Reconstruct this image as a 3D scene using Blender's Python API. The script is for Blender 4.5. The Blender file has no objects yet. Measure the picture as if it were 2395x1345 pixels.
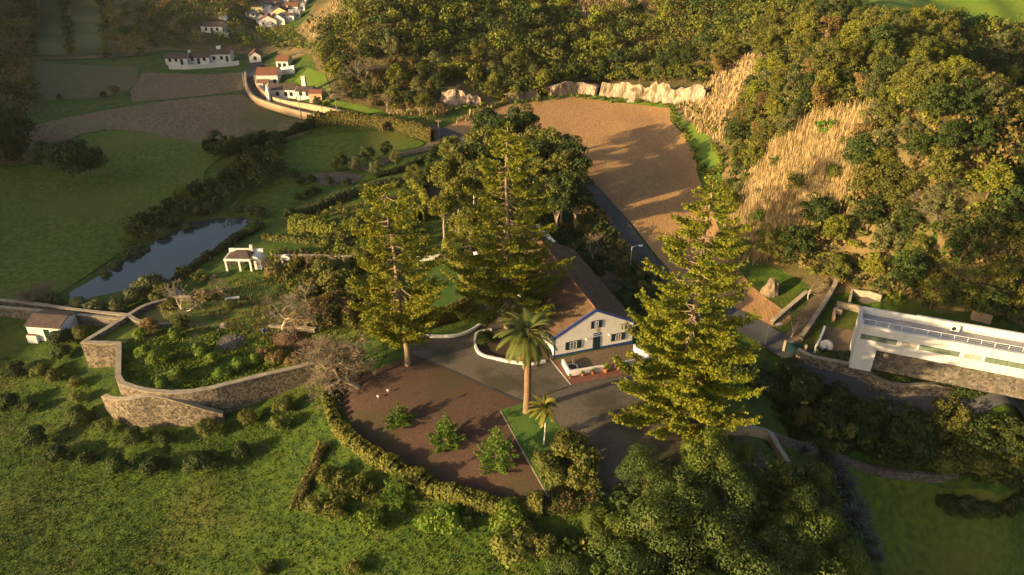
import bpy, bmesh, math, random
import numpy as np
from mathutils import Vector, Matrix
R = math.radians
SC = bpy.context.scene
COL = SC.collection

# ------------------------------------------------------------------ camera, sky, sun
CAMH, PITCH, FPX, PW, PH = 55.0, 30.0, 1750.0, 2395.0, 1345.0
cd = bpy.data.cameras.new('camera'); cam = bpy.data.objects.new('camera', cd); COL.objects.link(cam)
cam.location = (0, 0, CAMH); cam.rotation_euler = (R(90 - PITCH), 0, 0)
cd.sensor_width = 36; cd.lens = 36 * FPX / PW; cd.clip_start = 0.5; cd.clip_end = 8000
SC.camera = cam
SUN_EL, SUN_DIR = 12.5, 27.0          # light travels toward +x, turned SUN_DIR towards +y
w = bpy.data.worlds.new('World'); SC.world = w; w.use_nodes = True
nt = w.node_tree; sk = nt.nodes.new('ShaderNodeTexSky'); sk.sky_type = 'NISHITA'; sk.sun_disc = False; sk.dust_density = 4.0; sk.ozone_density = 0.3; sk.air_density = 1.0
sk.sun_elevation = R(SUN_EL); sk.sun_rotation = R(270 - SUN_DIR)
nt.links.new(sk.outputs[0], nt.nodes['Background'].inputs[0]); nt.nodes['Background'].inputs[1].default_value = 0.085
ld = bpy.data.lights.new('sun', 'SUN'); sun = bpy.data.objects.new('sun', ld); COL.objects.link(sun)
ld.energy = 5.0; ld.angle = R(0.9); ld.color = (1.0, 0.70, 0.33)
dv = Vector((math.cos(R(SUN_DIR)) * math.cos(R(SUN_EL)), math.sin(R(SUN_DIR)) * math.cos(R(SUN_EL)), -math.sin(R(SUN_EL))))
sun.rotation_euler = dv.to_track_quat('-Z', 'Y').to_euler(); sun.location = (-100, -50, 120)
SC.view_settings.view_transform = 'Standard'; SC.view_settings.look = 'None'
SC.view_settings.exposure = 1.38; SC.view_settings.gamma = 1
SC.cycles.max_bounces = 5; SC.cycles.diffuse_bounces = 3; SC.cycles.transmission_bounces = 3; SC.cycles.transparent_max_bounces = 6
SC.cycles.use_denoising = True

# ------------------------------------------------------------------ pixels to world
CP, SP = math.cos(R(PITCH)), math.sin(R(PITCH))
def ray(px, py):
    u = (px - PW / 2) / FPX; v = (PH / 2 - py) / FPX
    return u, CP + v * SP, -SP + v * CP
def P(px, py, z):
    dx, dy, dz = ray(px, py); t = (z - CAMH) / dz
    return (t * dx, t * dy, z)
def Cc(px, py, foot, s, z0=0):
    yf = P(px, foot, z0)[1]; dx, dy, dz = ray(px, py)
    t = (CAMH - z0 + s * yf) / (s * dy - dz)
    return (t * dx, t * dy, CAMH + t * dz)

# ------------------------------------------------------------------ terrain height from control points
ctrl = [P(*a) for a in [
 (850,900,0),(1000,900,0),(1200,1100,0),(1400,1120,0),(1540,1120,0),(1300,850,0),(1500,820,0),(1100,700,0),(1050,500,0),(1200,450,0),(1300,350,0),
 (1700,1000,0),(1790,1050,-.3),(1100,290,0),(1360,228,1.2),(1600,240,3.2),(1500,300,1.6),(1500,450,.3),(1600,400,1.6),(1700,650,.2),(1800,740,0),(1420,600,0),
 (1530,640,0),(1600,700,-.2),(1700,755,-.6),(1850,840,-2.6),(2100,925,-5.2),(2395,1005,-8),(1750,860,-3),
 (1950,930,-5),(1850,960,-4.5),(2000,1000,-9),(2200,1050,-12),(2390,1120,-17),(1900,1090,-8),(2100,1180,-15),(2200,1200,-17),(2390,1330,-29),(2050,1330,-19),(1800,1330,-9),(1850,1150,-3),
 (0,1340,-9),(400,1340,-9),(700,1340,-7.5),(1000,1340,-6),(1200,1340,-5.5),(1450,1340,-5),(800,1150,-3.5),(1000,1250,-3.8),(1300,1250,-3),(720,1000,-3.8),(740,900,-3),
 (520,990,-4.8),(370,1005,-5),(250,965,-5),(205,850,-4.5),(100,950,-6),(0,900,-6),(120,800,-4.2),(0,720,-3.2),(290,745,-3),(280,890,-4.8),(500,930,-4.2),(640,890,-3.5),(0,1100,-7),(300,1150,-7),(600,1150,-6),(240,800,-4.2),(330,850,-4.2),
 (300,690,-3.2),(210,690,-4.6),(300,620,-4.8),(560,525,-4.6),(430,600,-4.8),(360,640,-4.8),(490,555,-4.8),(130,690,-3.1),(330,540,-3),(230,600,-3.1),(480,490,-3),(610,520,-2.9),(470,640,-3),(390,700,-3),(560,580,-2.6),
 (100,500,-2.8),(50,600,-3.1),(250,370,-1),(300,330,-.2),(500,370,-1.6),(50,385,-2),(700,350,-1.5),(850,350,-1.2),(960,335,-.6),(650,450,-2.2),(800,450,-1.2),(700,560,-1.6),(900,600,-.5),(950,700,-.1),(800,760,-.6),(560,760,-1.8),(450,740,-2.6),(680,640,-1),
 (300,260,-.6),(620,275,-.5),(450,205,-.4),(200,200,0),(570,170,.5),(400,155,.5),(700,235,.5),(620,205,.5),(640,150,.8),(800,285,0),(950,300,0),
 (650,100,.5),(650,62,2),(680,10,5),(600,60,1.5),
 (1760,600,1),(1715,480,.8),(1665,330,3),(1650,250,4),(1800,450,8),(1850,300,14),(1950,280,17),(2040,270,19),(1750,150,14),(1900,50,24),(2000,100,25),(2100,100,25),
 (2200,250,25),(2230,200,25),(2330,330,20),(2250,400,19),(2300,200,4),(2395,300,4),(2000,450,12),(2200,600,8),(1900,600,4),(2395,650,6),(2350,450,16),(2395,765,1),(2010,690,.5),(1900,690,1.2),(2000,830,-.1),(2200,860,-.4),(2395,905,-.8),(1960,800,0),
 (2390,210,4),(2150,10,20),(2390,70,19),(1990,20,21)]]
ctrl += [Cc(*a) for a in [(760,160,235,.5),(800,100,240,.55),(740,90,200,.45),(790,20,220,.5),(900,150,265,.5),(900,30,265,.5),(1050,120,228,.6),(1050,10,228,.5),
 (1200,150,230,.6),(1200,20,230,.45),(1350,150,205,.8),(1350,20,205,.5),(1500,140,200,.8),(1500,20,200,.5),(1650,120,220,.6),(1650,10,210,.5),
 (200,60,140,.22),(0,60,200,.2),(0,0,200,.25),(200,0,140,.28),(400,20,120,.3),(560,60,110,.2),(540,0,110,.28),(430,90,120,.2)]]
ctrl += [(-150,28,6),(-150,56,26),(-155,80,29),(-150,115,29),(-165,140,18),(-180,100,33),(-140,20,0),(-150,0,4),(-112,-4,10),(-150,-22,19),(-200,0,4),(-200,60,40),(-250,150,45),(-260,230,46),(-250,300,44),  # includes an unseen rise, added to shade the lower-left meadow corner
 (-170,165,12),(-150,185,4),(-117,150,1),(-119,120,1.5),(-112,75,-1),(-90,60,-6),(-100,30,-8),(-122,50,0),
 (0,420,62),(-150,420,50),(100,420,70),(-70,420,24),(0,300,46),(60,300,42),(-85,350,7),(300,300,30),(300,100,0),(300,0,-36),(100,50,-32),(110,80,-14),(95,130,4),(120,150,1),(100,105,7),(92,88,3),
 (100,0,-34),(60,20,-21),(0,20,-10),(-60,10,-12),(-200,-60,0),(200,-60,-24),(0,-60,-20),(150,230,22),(110,260,26),(200,200,20)]
ctrl = np.array(ctrl)
def _rbf_fit(c):
    n = len(c); d = np.sqrt(((c[:, None, :2] - c[None, :, :2]) ** 2).sum(-1))
    A = np.zeros((n + 3, n + 3)); A[:n, :n] = -d - 1.5 * np.eye(n) * -1; A[:n, n] = 1; A[:n, n+1:] = c[:, :2]; A[n, :n] = 1; A[n+1:, :n] = c[:, :2].T
    return np.linalg.solve(A, np.concatenate([c[:, 2], np.zeros(3)]))
RW = _rbf_fit(ctrl)
def _rbf(X, Y):
    out = RW[len(ctrl)] + RW[len(ctrl)+1] * X + RW[len(ctrl)+2] * Y
    for (cx, cy, _), q in zip(ctrl, RW): out = out - q * np.sqrt((X - cx) ** 2 + (Y - cy) ** 2 + 4.0)
    return out
def axis(a, b, step, far):
    c = list(np.arange(a, b + .01, step)); s = step
    while c[-1] < far: s *= 1.25; c.append(c[-1] + s)
    s = step
    while c[0] > -far: s *= 1.25; c.insert(0, c[0] - s)
    return np.array(c)
XS = axis(-170, 135, 1.25, 3000); YS = axis(20, 330, 1.25, 3500)
gx, gy = np.meshgrid(XS, YS)
HG = _rbf(np.clip(gx, -330, 330), np.clip(gy, -80, 450))
def vnoise(X, Y, seed, sc):
    rs = np.random.RandomState(seed); T = rs.rand(64, 64) * 2 - 1
    x = X / sc; y = Y / sc; xi = np.floor(x).astype(int); yi = np.floor(y).astype(int); fx = x - xi; fy = y - yi
    fx = fx * fx * (3 - 2 * fx); fy = fy * fy * (3 - 2 * fy)
    a = T[yi % 64, xi % 64]; b = T[yi % 64, (xi+1) % 64]; c = T[(yi+1) % 64, xi % 64]; d = T[(yi+1) % 64, (xi+1) % 64]
    return (a * (1-fx) + b * fx) * (1-fy) + (c * (1-fx) + d * fx) * fy
HG = np.clip(HG, -32, 90)
_rough = np.clip((HG - 3) / 8, 0, 1) + np.clip((-HG - 2) / 4, 0, 1) * .42
HG = HG + (vnoise(gx, gy, 3, 17) * 1.8 + vnoise(gx, gy, 4, 7) * .8) * _rough + vnoise(gx, gy, 5, 9) * .08
WALL_GARDEN = [(193,803),(300,737),(345,716),(420,700),(600,690),(760,700),(840,770),(780,852),(735,853),(560,893),(450,918),(360,918),(278,888),(279,806)]
def H(x, y):
    i = int(np.searchsorted(XS, x)) - 1; j = int(np.searchsorted(YS, y)) - 1
    i = min(max(i, 0), len(XS) - 2); j = min(max(j, 0), len(YS) - 2)
    fx = (x - XS[i]) / (XS[i+1] - XS[i]); fy = (y - YS[j]) / (YS[j+1] - YS[j])
    return float((HG[j, i] * (1-fx) + HG[j, i+1] * fx) * (1-fy) + (HG[j+1, i] * (1-fx) + HG[j+1, i+1] * fx) * fy)
def inpoly(x, y, poly):
    c = False; n = len(poly); j = n - 1
    for i in range(n):
        if (poly[i][1] > y) != (poly[j][1] > y) and x < (poly[j][0]-poly[i][0]) * (y-poly[i][1]) / (poly[j][1]-poly[i][1]) + poly[i][0]: c = not c
        j = i
    return c
GZ = -1.2
GARD = [P(a, b, -.5)[:2] for a, b in WALL_GARDEN]
def HS(x, y):
    h = H(x, y)
    return max(h, GZ) if inpoly(x, y, GARD) else h
def G(px, py, surf=True):
    dx, dy, dz = ray(px, py); f = HS if surf else H
    t = 40.0; pt = t
    while t < 900:
        z = CAMH + t * dz
        if z < f(t * dx, t * dy): break
        pt = t; t += 2.0
    a, b = pt, t
    for _ in range(12):
        m = (a + b) / 2
        if CAMH + m * dz < f(m * dx, m * dy): b = m
        else: a = m
    return (b * dx, b * dy, CAMH + b * dz)

# ------------------------------------------------------------------ materials
MAT = {}
def mat(name, c1, c2=None, scale=2.0, rough=.85, bump=0.0, bscale=20.0, c3=None, s3=.15, f3=.5, transl=0.0, rnd=0.0, spec=.3, detail=4, kind='noise', stretch=None, metal=0):
    if name in MAT: return MAT[name]
    m = bpy.data.materials.new(name); m.use_nodes = True; n = m.node_tree.nodes; L = m.node_tree.links
    b = n['Principled BSDF']; out = n['Material Output']
    b.inputs['Roughness'].default_value = rough; b.inputs['Specular IOR Level'].default_value = spec; b.inputs['Metallic'].default_value = metal
    tc = n.new('ShaderNodeTexCoord'); co = tc.outputs['Object']
    if stretch:
        mp = n.new('ShaderNodeMapping'); mp.inputs['Rotation'].default_value = (0, 0, R(stretch[3]) if len(stretch) > 3 else 0); mp.inputs['Scale'].default_value = stretch[:3]; L.new(co, mp.inputs[0]); co = mp.outputs[0]
    col = None
    def tex(k, s, d=4):
        if k == 'voronoi':
            t = n.new('ShaderNodeTexVoronoi'); t.inputs['Scale'].default_value = s; L.new(co, t.inputs['Vector']); return t, t.outputs['Color']
        if k == 'wave':
            t = n.new('ShaderNodeTexWave'); t.inputs['Scale'].default_value = s; t.inputs['Distortion'].default_value = 1.5; t.inputs['Detail'].default_value = 2; L.new(co, t.inputs['Vector']); return t, t.outputs['Fac']
        t = n.new('ShaderNodeTexNoise'); t.inputs['Scale'].default_value = s; t.inputs['Detail'].default_value = d; L.new(co, t.inputs['Vector']); return t, t.outputs['Fac']
    if c2:
        t, f = tex(kind, scale, detail)
        if kind == 'voronoi':
            sp = n.new('ShaderNodeSeparateColor'); L.new(f, sp.inputs[0]); f = sp.outputs[0]
        rp = n.new('ShaderNodeMapRange'); rp.inputs[1].default_value = .3 if kind == 'noise' else 0; rp.inputs[2].default_value = .7 if kind == 'noise' else 1; L.new(f, rp.inputs[0])
        mx = n.new('ShaderNodeMix'); mx.data_type = 'RGBA'; L.new(rp.outputs[0], mx.inputs[0]); mx.inputs[6].default_value = (*c1, 1); mx.inputs[7].default_value = (*c2, 1); col = mx.outputs[2]
    if c3:
        t, f = tex('noise', s3, 5); rp = n.new('ShaderNodeMapRange'); rp.inputs[1].default_value = .5; rp.inputs[2].default_value = .62; rp.inputs[4].default_value = f3; L.new(f, rp.inputs[0])
        mx = n.new('ShaderNodeMix'); mx.data_type = 'RGBA'; L.new(rp.outputs[0], mx.inputs[0]); mx.inputs[7].default_value = (*c3, 1)
        if col: L.new(col, mx.inputs[6])
        else: mx.inputs[6].default_value = (*c1, 1)
        col = mx.outputs[2]
    if rnd:
        oi = n.new('ShaderNodeObjectInfo'); rp = n.new('ShaderNodeMapRange'); rp.inputs[3].default_value = 1 - rnd; rp.inputs[4].default_value = 1 + rnd; L.new(oi.outputs['Random'], rp.inputs[0])
        hs = n.new('ShaderNodeHueSaturation'); L.new(rp.outputs[0], hs.inputs['Value'])
        r2 = n.new('ShaderNodeMapRange'); r2.inputs[3].default_value = .5 - rnd * .06; r2.inputs[4].default_value = .5 + rnd * .05
        ml = n.new('ShaderNodeMath'); ml.operation = 'FRACT'; m7 = n.new('ShaderNodeMath'); m7.operation = 'MULTIPLY'; m7.inputs[1].default_value = 7.3; L.new(oi.outputs['Random'], m7.inputs[0]); L.new(m7.outputs[0], ml.inputs[0]); L.new(ml.outputs[0], r2.inputs[0]); L.new(r2.outputs[0], hs.inputs['Hue'])
        if col: L.new(col, hs.inputs['Color'])
        else: hs.inputs['Color'].default_value = (*c1, 1)
        col = hs.outputs[0]
    if col: L.new(col, b.inputs['Base Color'])
    else: b.inputs['Base Color'].default_value = (*c1, 1)
    if bump:
        t, f = tex('noise' if kind != 'voronoi' else 'noise', bscale, 3)
        bp = n.new('ShaderNodeBump'); bp.inputs['Strength'].default_value = min(1, bump); bp.inputs['Distance'].default_value = .15 if bump <= 1 else .15 * bump; L.new(f, bp.inputs['Height']); L.new(bp.outputs[0], b.inputs['Normal'])
    if transl:
        tr = n.new('ShaderNodeBsdfTranslucent'); ms = n.new('ShaderNodeMixShader'); ms.inputs[0].default_value = transl
        if col: L.new(col, tr.inputs[0])
        else: tr.inputs[0].default_value = (*c1, 1)
        L.new(b.outputs[0], ms.inputs[1]); L.new(tr.outputs[0], ms.inputs[2]); L.new(ms.outputs[0], out.inputs[0])
    MAT[name] = m; return m
def leafmat(name, c1, c2, scale=.8, rnd=.22, tr=.28): return mat(name, c1, c2, scale=scale, rough=.62, transl=tr, rnd=rnd, spec=.25, detail=2)
M_grass = mat('grass', (.014,.042,.002), (.062,.100,.004), scale=.8, bump=1.0, bscale=2.6, c3=(.085,.080,.014), s3=.09, f3=.5, detail=8)
M_scrubg = mat('scrub_ground', (.045,.045,.014), (.12,.09,.033), scale=.4, bump=1.0, bscale=3, c3=(.20,.14,.06), s3=.12, f3=.6, detail=6)
M_drygrass = mat('dry_grass', (.20,.14,.06), (.11,.10,.035), scale=.5, bump=1.0, bscale=4, detail=6)
M_soil = mat('ploughed_soil', (.27,.15,.062), (.40,.24,.103), scale=2.6, bump=1, bscale=7, detail=8, c3=(.19,.105,.05), s3=.07, f3=.6, stretch=(1,.25,1,-35))
M_soilgrey = mat('stubble_soil', (.085,.06,.035), (.20,.15,.08), scale=2.2, bump=1, bscale=5, detail=8, c3=(.075,.085,.025), s3=.05, f3=.75, stretch=(1,.5,1,20))
M_pasture = mat('bright_pasture', (.075,.14,.010), (.12,.17,.015), scale=.2, bump=.8, bscale=3, detail=6)
M_lawn = mat('lawn', (.04,.10,.014), (.07,.12,.018), scale=.8, bump=.6, bscale=6, detail=6)
M_asph = mat('asphalt', (.045,.047,.055), (.065,.065,.07), scale=1.5, bump=.3, bscale=30, c3=(.09,.08,.07), s3=.2, f3=.4)
M_gravel = mat('grey_gravel', (.075,.066,.055), (.14,.122,.10), scale=5, bump=.9, bscale=18, c3=(.045,.042,.026), s3=.22, f3=.8)
M_red = mat('red_gravel', (.045,.026,.019), (.105,.057,.041), scale=5, bump=.9, bscale=16, c3=(.055,.045,.02), s3=.17, f3=.85)
M_redpave = mat('red_paving', (.16,.065,.045), (.20,.09,.065), scale=3, kind='voronoi', bump=.3)
M_patio = mat('brown_patio', (.12,.085,.055), (.17,.12,.08), scale=5, kind='voronoi', bump=.4)
M_bed = mat('bed_soil', (.05,.035,.022), (.08,.055,.03), scale=2, bump=.6)
M_bank = mat('earth_track', (.17,.12,.075), (.11,.08,.045), scale=1, bump=.6, bscale=8)
M_stone = mat('rubble_stone', (.045,.038,.030), (.29,.235,.175), scale=4.2, kind='voronoi', bump=1, bscale=9, c3=(.09,.07,.045), s3=1.6, f3=.6, rough=.95)
M_stoned = mat('dark_rubble', (.07,.06,.055), (.20,.17,.14), scale=3, kind='voronoi', bump=1, bscale=6, c3=(.05,.06,.03), s3=1.0, f3=.5, rough=.95)
M_coping = mat('coping', (.34,.29,.22), (.22,.19,.14), scale=1.5, bump=.4, bscale=8)
M_white = mat('white_plaster', (.68,.66,.63), (.58,.56,.53), scale=.8, bump=.05, bscale=8, rough=.8)
M_whiteold = mat('old_plaster', (.60,.58,.54), (.48,.46,.42), scale=1.2, rough=.9, c3=(.35,.31,.26), s3=.5, f3=.35)
M_yellow = mat('yellow_plaster', (.70,.62,.32), (.60,.52,.28), scale=1)
M_tan = mat('tan_plaster', (.50,.33,.20), (.40,.27,.16), scale=1)
M_blue = mat('blue_paint', (.025,.05,.20), rough=.5)
M_green = mat('shutter_green', (.008,.03,.035), rough=.45)
M_glass = mat('window_glass', (.05,.07,.07), rough=.08, spec=.7)
M_frost = mat('greenish_glass', (.10,.14,.11), (.16,.20,.15), scale=1.2, rough=.15, spec=.6)
M_dark = mat('dark_opening', (.02,.018,.015), rough=.9)
M_tile = mat('old_roof_tiles', (.07,.043,.028), (.155,.095,.055), scale=1.2, bump=1, bscale=8, c3=(.10,.08,.04), s3=.35, f3=.7, detail=8)
M_tilered = mat('red_roof_tiles', (.22,.09,.05), (.15,.075,.05), scale=2, bump=.5, bscale=8, rnd=.15)
M_tiledark = mat('dark_roof_tiles', (.06,.043,.038), (.105,.075,.062), scale=1.5, bump=.6, bscale=7, c3=(.055,.055,.045), s3=.6, f3=.5)
M_roofgrey = mat('roof_deck', (.26,.25,.25), (.33,.32,.31), scale=1.2, bump=.1)
M_metal = mat('grey_metal', (.45,.45,.44), rough=.45, metal=.6)
M_paintw = mat('white_metal', (.8,.8,.8), rough=.4)
M_terra = mat('terracotta', (.42,.16,.08), (.34,.13,.07), scale=3)
M_wood = mat('grey_wood', (.30,.26,.21), (.22,.19,.15), scale=2, stretch=(8, 8, 1))
M_bark = mat('bark', (.20,.145,.10), (.11,.08,.055), scale=4, bump=.6, bscale=10, stretch=(3, 3, 1))
M_barkpale = mat('pale_bark', (.42,.34,.25), (.28,.22,.16), scale=3, bump=.5, bscale=8)
M_branch = mat('branch_bark', (.27,.20,.135), (.15,.11,.075), scale=3, bump=.5, bscale=8)
M_twig = mat('twigs', (.20,.16,.105), (.14,.11,.075), scale=2, rnd=.15)
M_palmtrunk = mat('palm_trunk', (.31,.195,.125), (.17,.105,.065), scale=5, kind='voronoi', bump=1, bscale=8, stretch=(1.5, 1.5, 2.4))
M_rock = mat('pale_rock', (.50,.38,.29), (.20,.14,.10), scale=2.2, bump=2, bscale=4, c3=(.10,.085,.04), s3=.7, f3=.9, stretch=(1, 1, .3), detail=8)
M_rockd = mat('brown_rock', (.22,.17,.12), (.12,.09,.06), scale=1.3, bump=1, bscale=3)
M_rust = mat('rusty_rubble', (.15,.07,.04), (.09,.055,.035), scale=4, kind='voronoi', bump=.8)
M_water = mat('pond_water', (.03,.04,.045), rough=.06, spec=1.0, bump=.05, bscale=3)
M_water.node_tree.nodes['Principled BSDF'].inputs['IOR'].default_value = 1.5
LEAF = {
 'olive':      leafmat('leaf_olive', (.075,.092,.016), (.155,.152,.028)),
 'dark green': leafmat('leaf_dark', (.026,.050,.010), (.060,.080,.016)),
 'yellow-green': leafmat('leaf_yellowgreen', (.11,.135,.014), (.21,.205,.026)),
 'grey-green': leafmat('leaf_greygreen', (.085,.10,.038), (.15,.155,.055)),
 'brown':      leafmat('leaf_brown', (.15,.115,.038), (.23,.165,.055)),
 'fresh green': leafmat('leaf_fresh', (.07,.13,.012), (.16,.22,.022))}
M_pine = leafmat('norfolk_needles', (.12,.155,.012), (.26,.25,.018), scale=.6, rnd=.08, tr=.3)
M_pine2 = leafmat('norfolk_needles_dark', (.06,.13,.014), (.13,.20,.022), scale=.8, rnd=.12)
M_frond = leafmat('palm_frond', (.045,.07,.014), (.10,.12,.022), scale=.5, rnd=.05, tr=.15)
M_frondtan = leafmat('palm_frond_tan', (.30,.24,.08), (.22,.20,.06), scale=.8, rnd=.05)
M_agave = leafmat('agave_leaf', (.10,.16,.12), (.16,.22,.17), scale=1.5, rnd=.12)
M_reed = leafmat('cane_stalks', (.26,.19,.09), (.48,.36,.19), scale=.7, rnd=.08, tr=.25)
M_hedgeyel = leafmat('hedge_gold', (.13,.13,.02), (.22,.19,.04), scale=.9)
M_hedgerust = leafmat('hedge_rust', (.16,.10,.03), (.09,.09,.02), scale=.9)
M_tuft = leafmat('grass_tuft', (.022,.055,.003), (.070,.105,.006), scale=.2, rnd=.05)
M_tuftdry = leafmat('dry_tuft', (.17,.13,.05), (.10,.10,.03), scale=.3, rnd=.05)

# ------------------------------------------------------------------ mesh helpers
class MB:
    """collects verts / faces with material slots, builds ONE mesh"""
    def __init__(s): s.v = []; s.f = []; s.m = []; s.n = 0; s.mats = []; s.q = []
    def slot(s, m):
        if m not in s.mats: s.mats.append(m)
        return s.mats.index(m)
    def add(s, vs, fs, m):
        k = s.slot(m); s.v.extend([tuple(a) for a in vs]); s.f.extend([tuple(i + s.n for i in f) for f in fs]); s.m.extend([k] * len(fs)); s.n += len(vs)
    def quads(s, arr, m):
        s.q.append((np.asarray(arr, dtype=np.float32).reshape(-1, 4, 3), s.slot(m)))
    def box(s, x0, y0, z0, x1, y1, z1, m):
        s.add([(x0,y0,z0),(x1,y0,z0),(x1,y1,z0),(x0,y1,z0),(x0,y0,z1),(x1,y0,z1),(x1,y1,z1),(x0,y1,z1)],
              [(0,3,2,1),(4,5,6,7),(0,1,5,4),(1,2,6,5),(2,3,7,6),(3,0,4,7)], m)
    def prism(s, prof, y0, y1, m):       # profile in x,z extruded along y
        n = len(prof); s.add([(a, y0, b) for a, b in prof] + [(a, y1, b) for a, b in prof],
            [tuple(range(n)), tuple(range(2*n-1, n-1, -1))] + [((i+1) % n, i, i+n, (i+1) % n + n) for i in range(n)], m)
    def tube(s, pts, rad, m, sides=6, cap=True):
        pts = [Vector(p) for p in pts]; vs = []; fs = []; k = len(pts)
        for i, p in enumerate(pts):
            d = (pts[min(i+1, k-1)] - pts[max(i-1, 0)]); d = d.normalized() if d.length > 1e-6 else Vector((0,0,1))
            a = d.orthogonal().normalized() if abs(d.z) < .99 else Vector((1,0,0)); a = (a - d * a.dot(d)).normalized(); b = d.cross(a)
            if i:   # keep frames aligned
                a0 = pa - d * pa.dot(d)
                if a0.length > 1e-4: a = a0.normalized(); b = d.cross(a)
            pa = a; r = rad[i] if hasattr(rad, '__len__') else rad
            for j in range(sides):
                t = 2 * math.pi * j / sides; vs.append(p + a * (math.cos(t) * r) + b * (math.sin(t) * r))
        for i in range(k - 1):
            for j in range(sides):
                fs.append((i*sides+j, i*sides+(j+1) % sides, (i+1)*sides+(j+1) % sides, (i+1)*sides+j))
        if cap: fs.append(tuple(range((k-1)*sides, k*sides))); fs.append(tuple(range(sides-1, -1, -1)))
        s.add(vs, fs, m)
    def lathe(s, prof, m, sides=12, c=(0,0,0)):
        vs = []; fs = []
        for r, z in prof:
            for j in range(sides):
                t = 2 * math.pi * j / sides; vs.append((c[0] + r*math.cos(t), c[1] + r*math.sin(t), c[2] + z))
        for i in range(len(prof)-1):
            for j in range(sides): fs.append((i*sides+j, i*sides+(j+1) % sides, (i+1)*sides+(j+1) % sides, (i+1)*sides+j))
        fs.append(tuple(range((len(prof)-1)*sides, len(prof)*sides))); fs.append(tuple(range(sides-1, -1, -1))); s.add(vs, fs, m)
    def mesh(s, name, smooth=False):
        me = bpy.data.meshes.new(name)
        if not s.q:
            me.from_pydata([tuple(v) for v in s.v], [], s.f); me.polygons.foreach_set('material_index', s.m)
        else:
            nv = len(s.v); V = [np.array(s.v, dtype=np.float32).reshape(-1, 3)] + [q.reshape(-1, 3) for q, _ in s.q]
            V = np.concatenate(V); nq = sum(len(q) for q, _ in s.q)
            loops = [i for f in s.f for i in f]; tot = [len(f) for f in s.f]
            loops = np.concatenate([np.array(loops, dtype=np.int32), nv + np.arange(nq * 4, dtype=np.int32)])
            tot = np.concatenate([np.array(tot, dtype=np.int32), np.full(nq, 4, dtype=np.int32)])
            mi = np.concatenate([np.array(s.m, dtype=np.int32)] + [np.full(len(q), k, dtype=np.int32) for q, k in s.q])
            me.vertices.add(len(V)); me.vertices.foreach_set('co', V.ravel()); me.loops.add(len(loops)); me.loops.foreach_set('vertex_index', loops)
            me.polygons.add(len(tot)); st = np.concatenate([[0], np.cumsum(tot)[:-1]]).astype(np.int32)
            me.polygons.foreach_set('loop_start', st); me.polygons.foreach_set('loop_total', tot); me.polygons.foreach_set('material_index', mi)
            me.update(calc_edges=True)
        for m in s.mats: me.materials.append(m)
        if smooth: me.polygons.foreach_set('use_smooth', [True] * len(me.polygons))
        me.update(); return me
    def build(s, name, parent=None, smooth=False):
        o = bpy.data.objects.new(name, s.mesh(name, smooth)); COL.objects.link(o)
        if parent: o.parent = parent
        return o
def tag(o, label=None, cat=None, group=None, kind=None):
    if label: o['label'] = label
    if cat: o['category'] = cat
    if group: o['group'] = group
    if kind: o['kind'] = kind
    return o
def thing(name, label, cat, loc=(0,0,0), rz=0, group=None, sc=1.0):
    o = bpy.data.objects.new(name, None); COL.objects.link(o); o.location = loc; o.rotation_euler = (0, 0, rz); o.scale = (sc, sc, sc) if not hasattr(sc, '__len__') else sc
    o.empty_display_size = .5
    return tag(o, label, cat, group)
def part(name, me, parent, loc=None):
    o = bpy.data.objects.new(name, me); COL.objects.link(o); o.parent = parent
    if loc: o.location = loc
    return o
def rquads(C, N, size, rs, asp=1.0):
    """quads at centres C facing roughly N"""
    C = np.asarray(C, float); N = np.asarray(N, float); n = len(C)
    N = N / (np.linalg.norm(N, axis=1, keepdims=True) + 1e-9); r = rs.normal(size=(n, 3))
    A = np.cross(N, r); A /= (np.linalg.norm(A, axis=1, keepdims=True) + 1e-9); B = np.cross(N, A)
    sz = (np.asarray(size) * np.ones(n) * (.6 + .8 * rs.rand(n)))[:, None]; A = A * sz * asp; B = B * sz
    return np.stack([C - A - B * .35, C - A * .35 + B, C + A + B * .35, C + A * .35 - B], axis=1)

# ------------------------------------------------------------------ ground sheets
mb = MB(); ny, nx = HG.shape
me = bpy.data.meshes.new('ground')
V = np.stack([gx, gy, HG], -1).reshape(-1, 3)
idx = np.arange(ny * nx).reshape(ny, nx); F = np.stack([idx[:-1, :-1], idx[:-1, 1:], idx[1:, 1:], idx[1:, :-1]], -1).reshape(-1, 4)
me.vertices.add(len(V)); me.vertices.foreach_set('co', V.ravel()); me.loops.add(F.size); me.loops.foreach_set('vertex_index', F.ravel().astype(np.int32))
me.polygons.add(len(F)); me.polygons.foreach_set('loop_start', (np.arange(len(F)) * 4).astype(np.int32)); me.polygons.foreach_set('loop_total', np.full(len(F), 4, dtype=np.int32))
me.polygons.foreach_set('use_smooth', [True] * len(F)); me.update(calc_edges=True); me.materials.append(M_grass)
o = bpy.data.objects.new('ground', me); COL.objects.link(o); tag(o, kind='structure')

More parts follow.
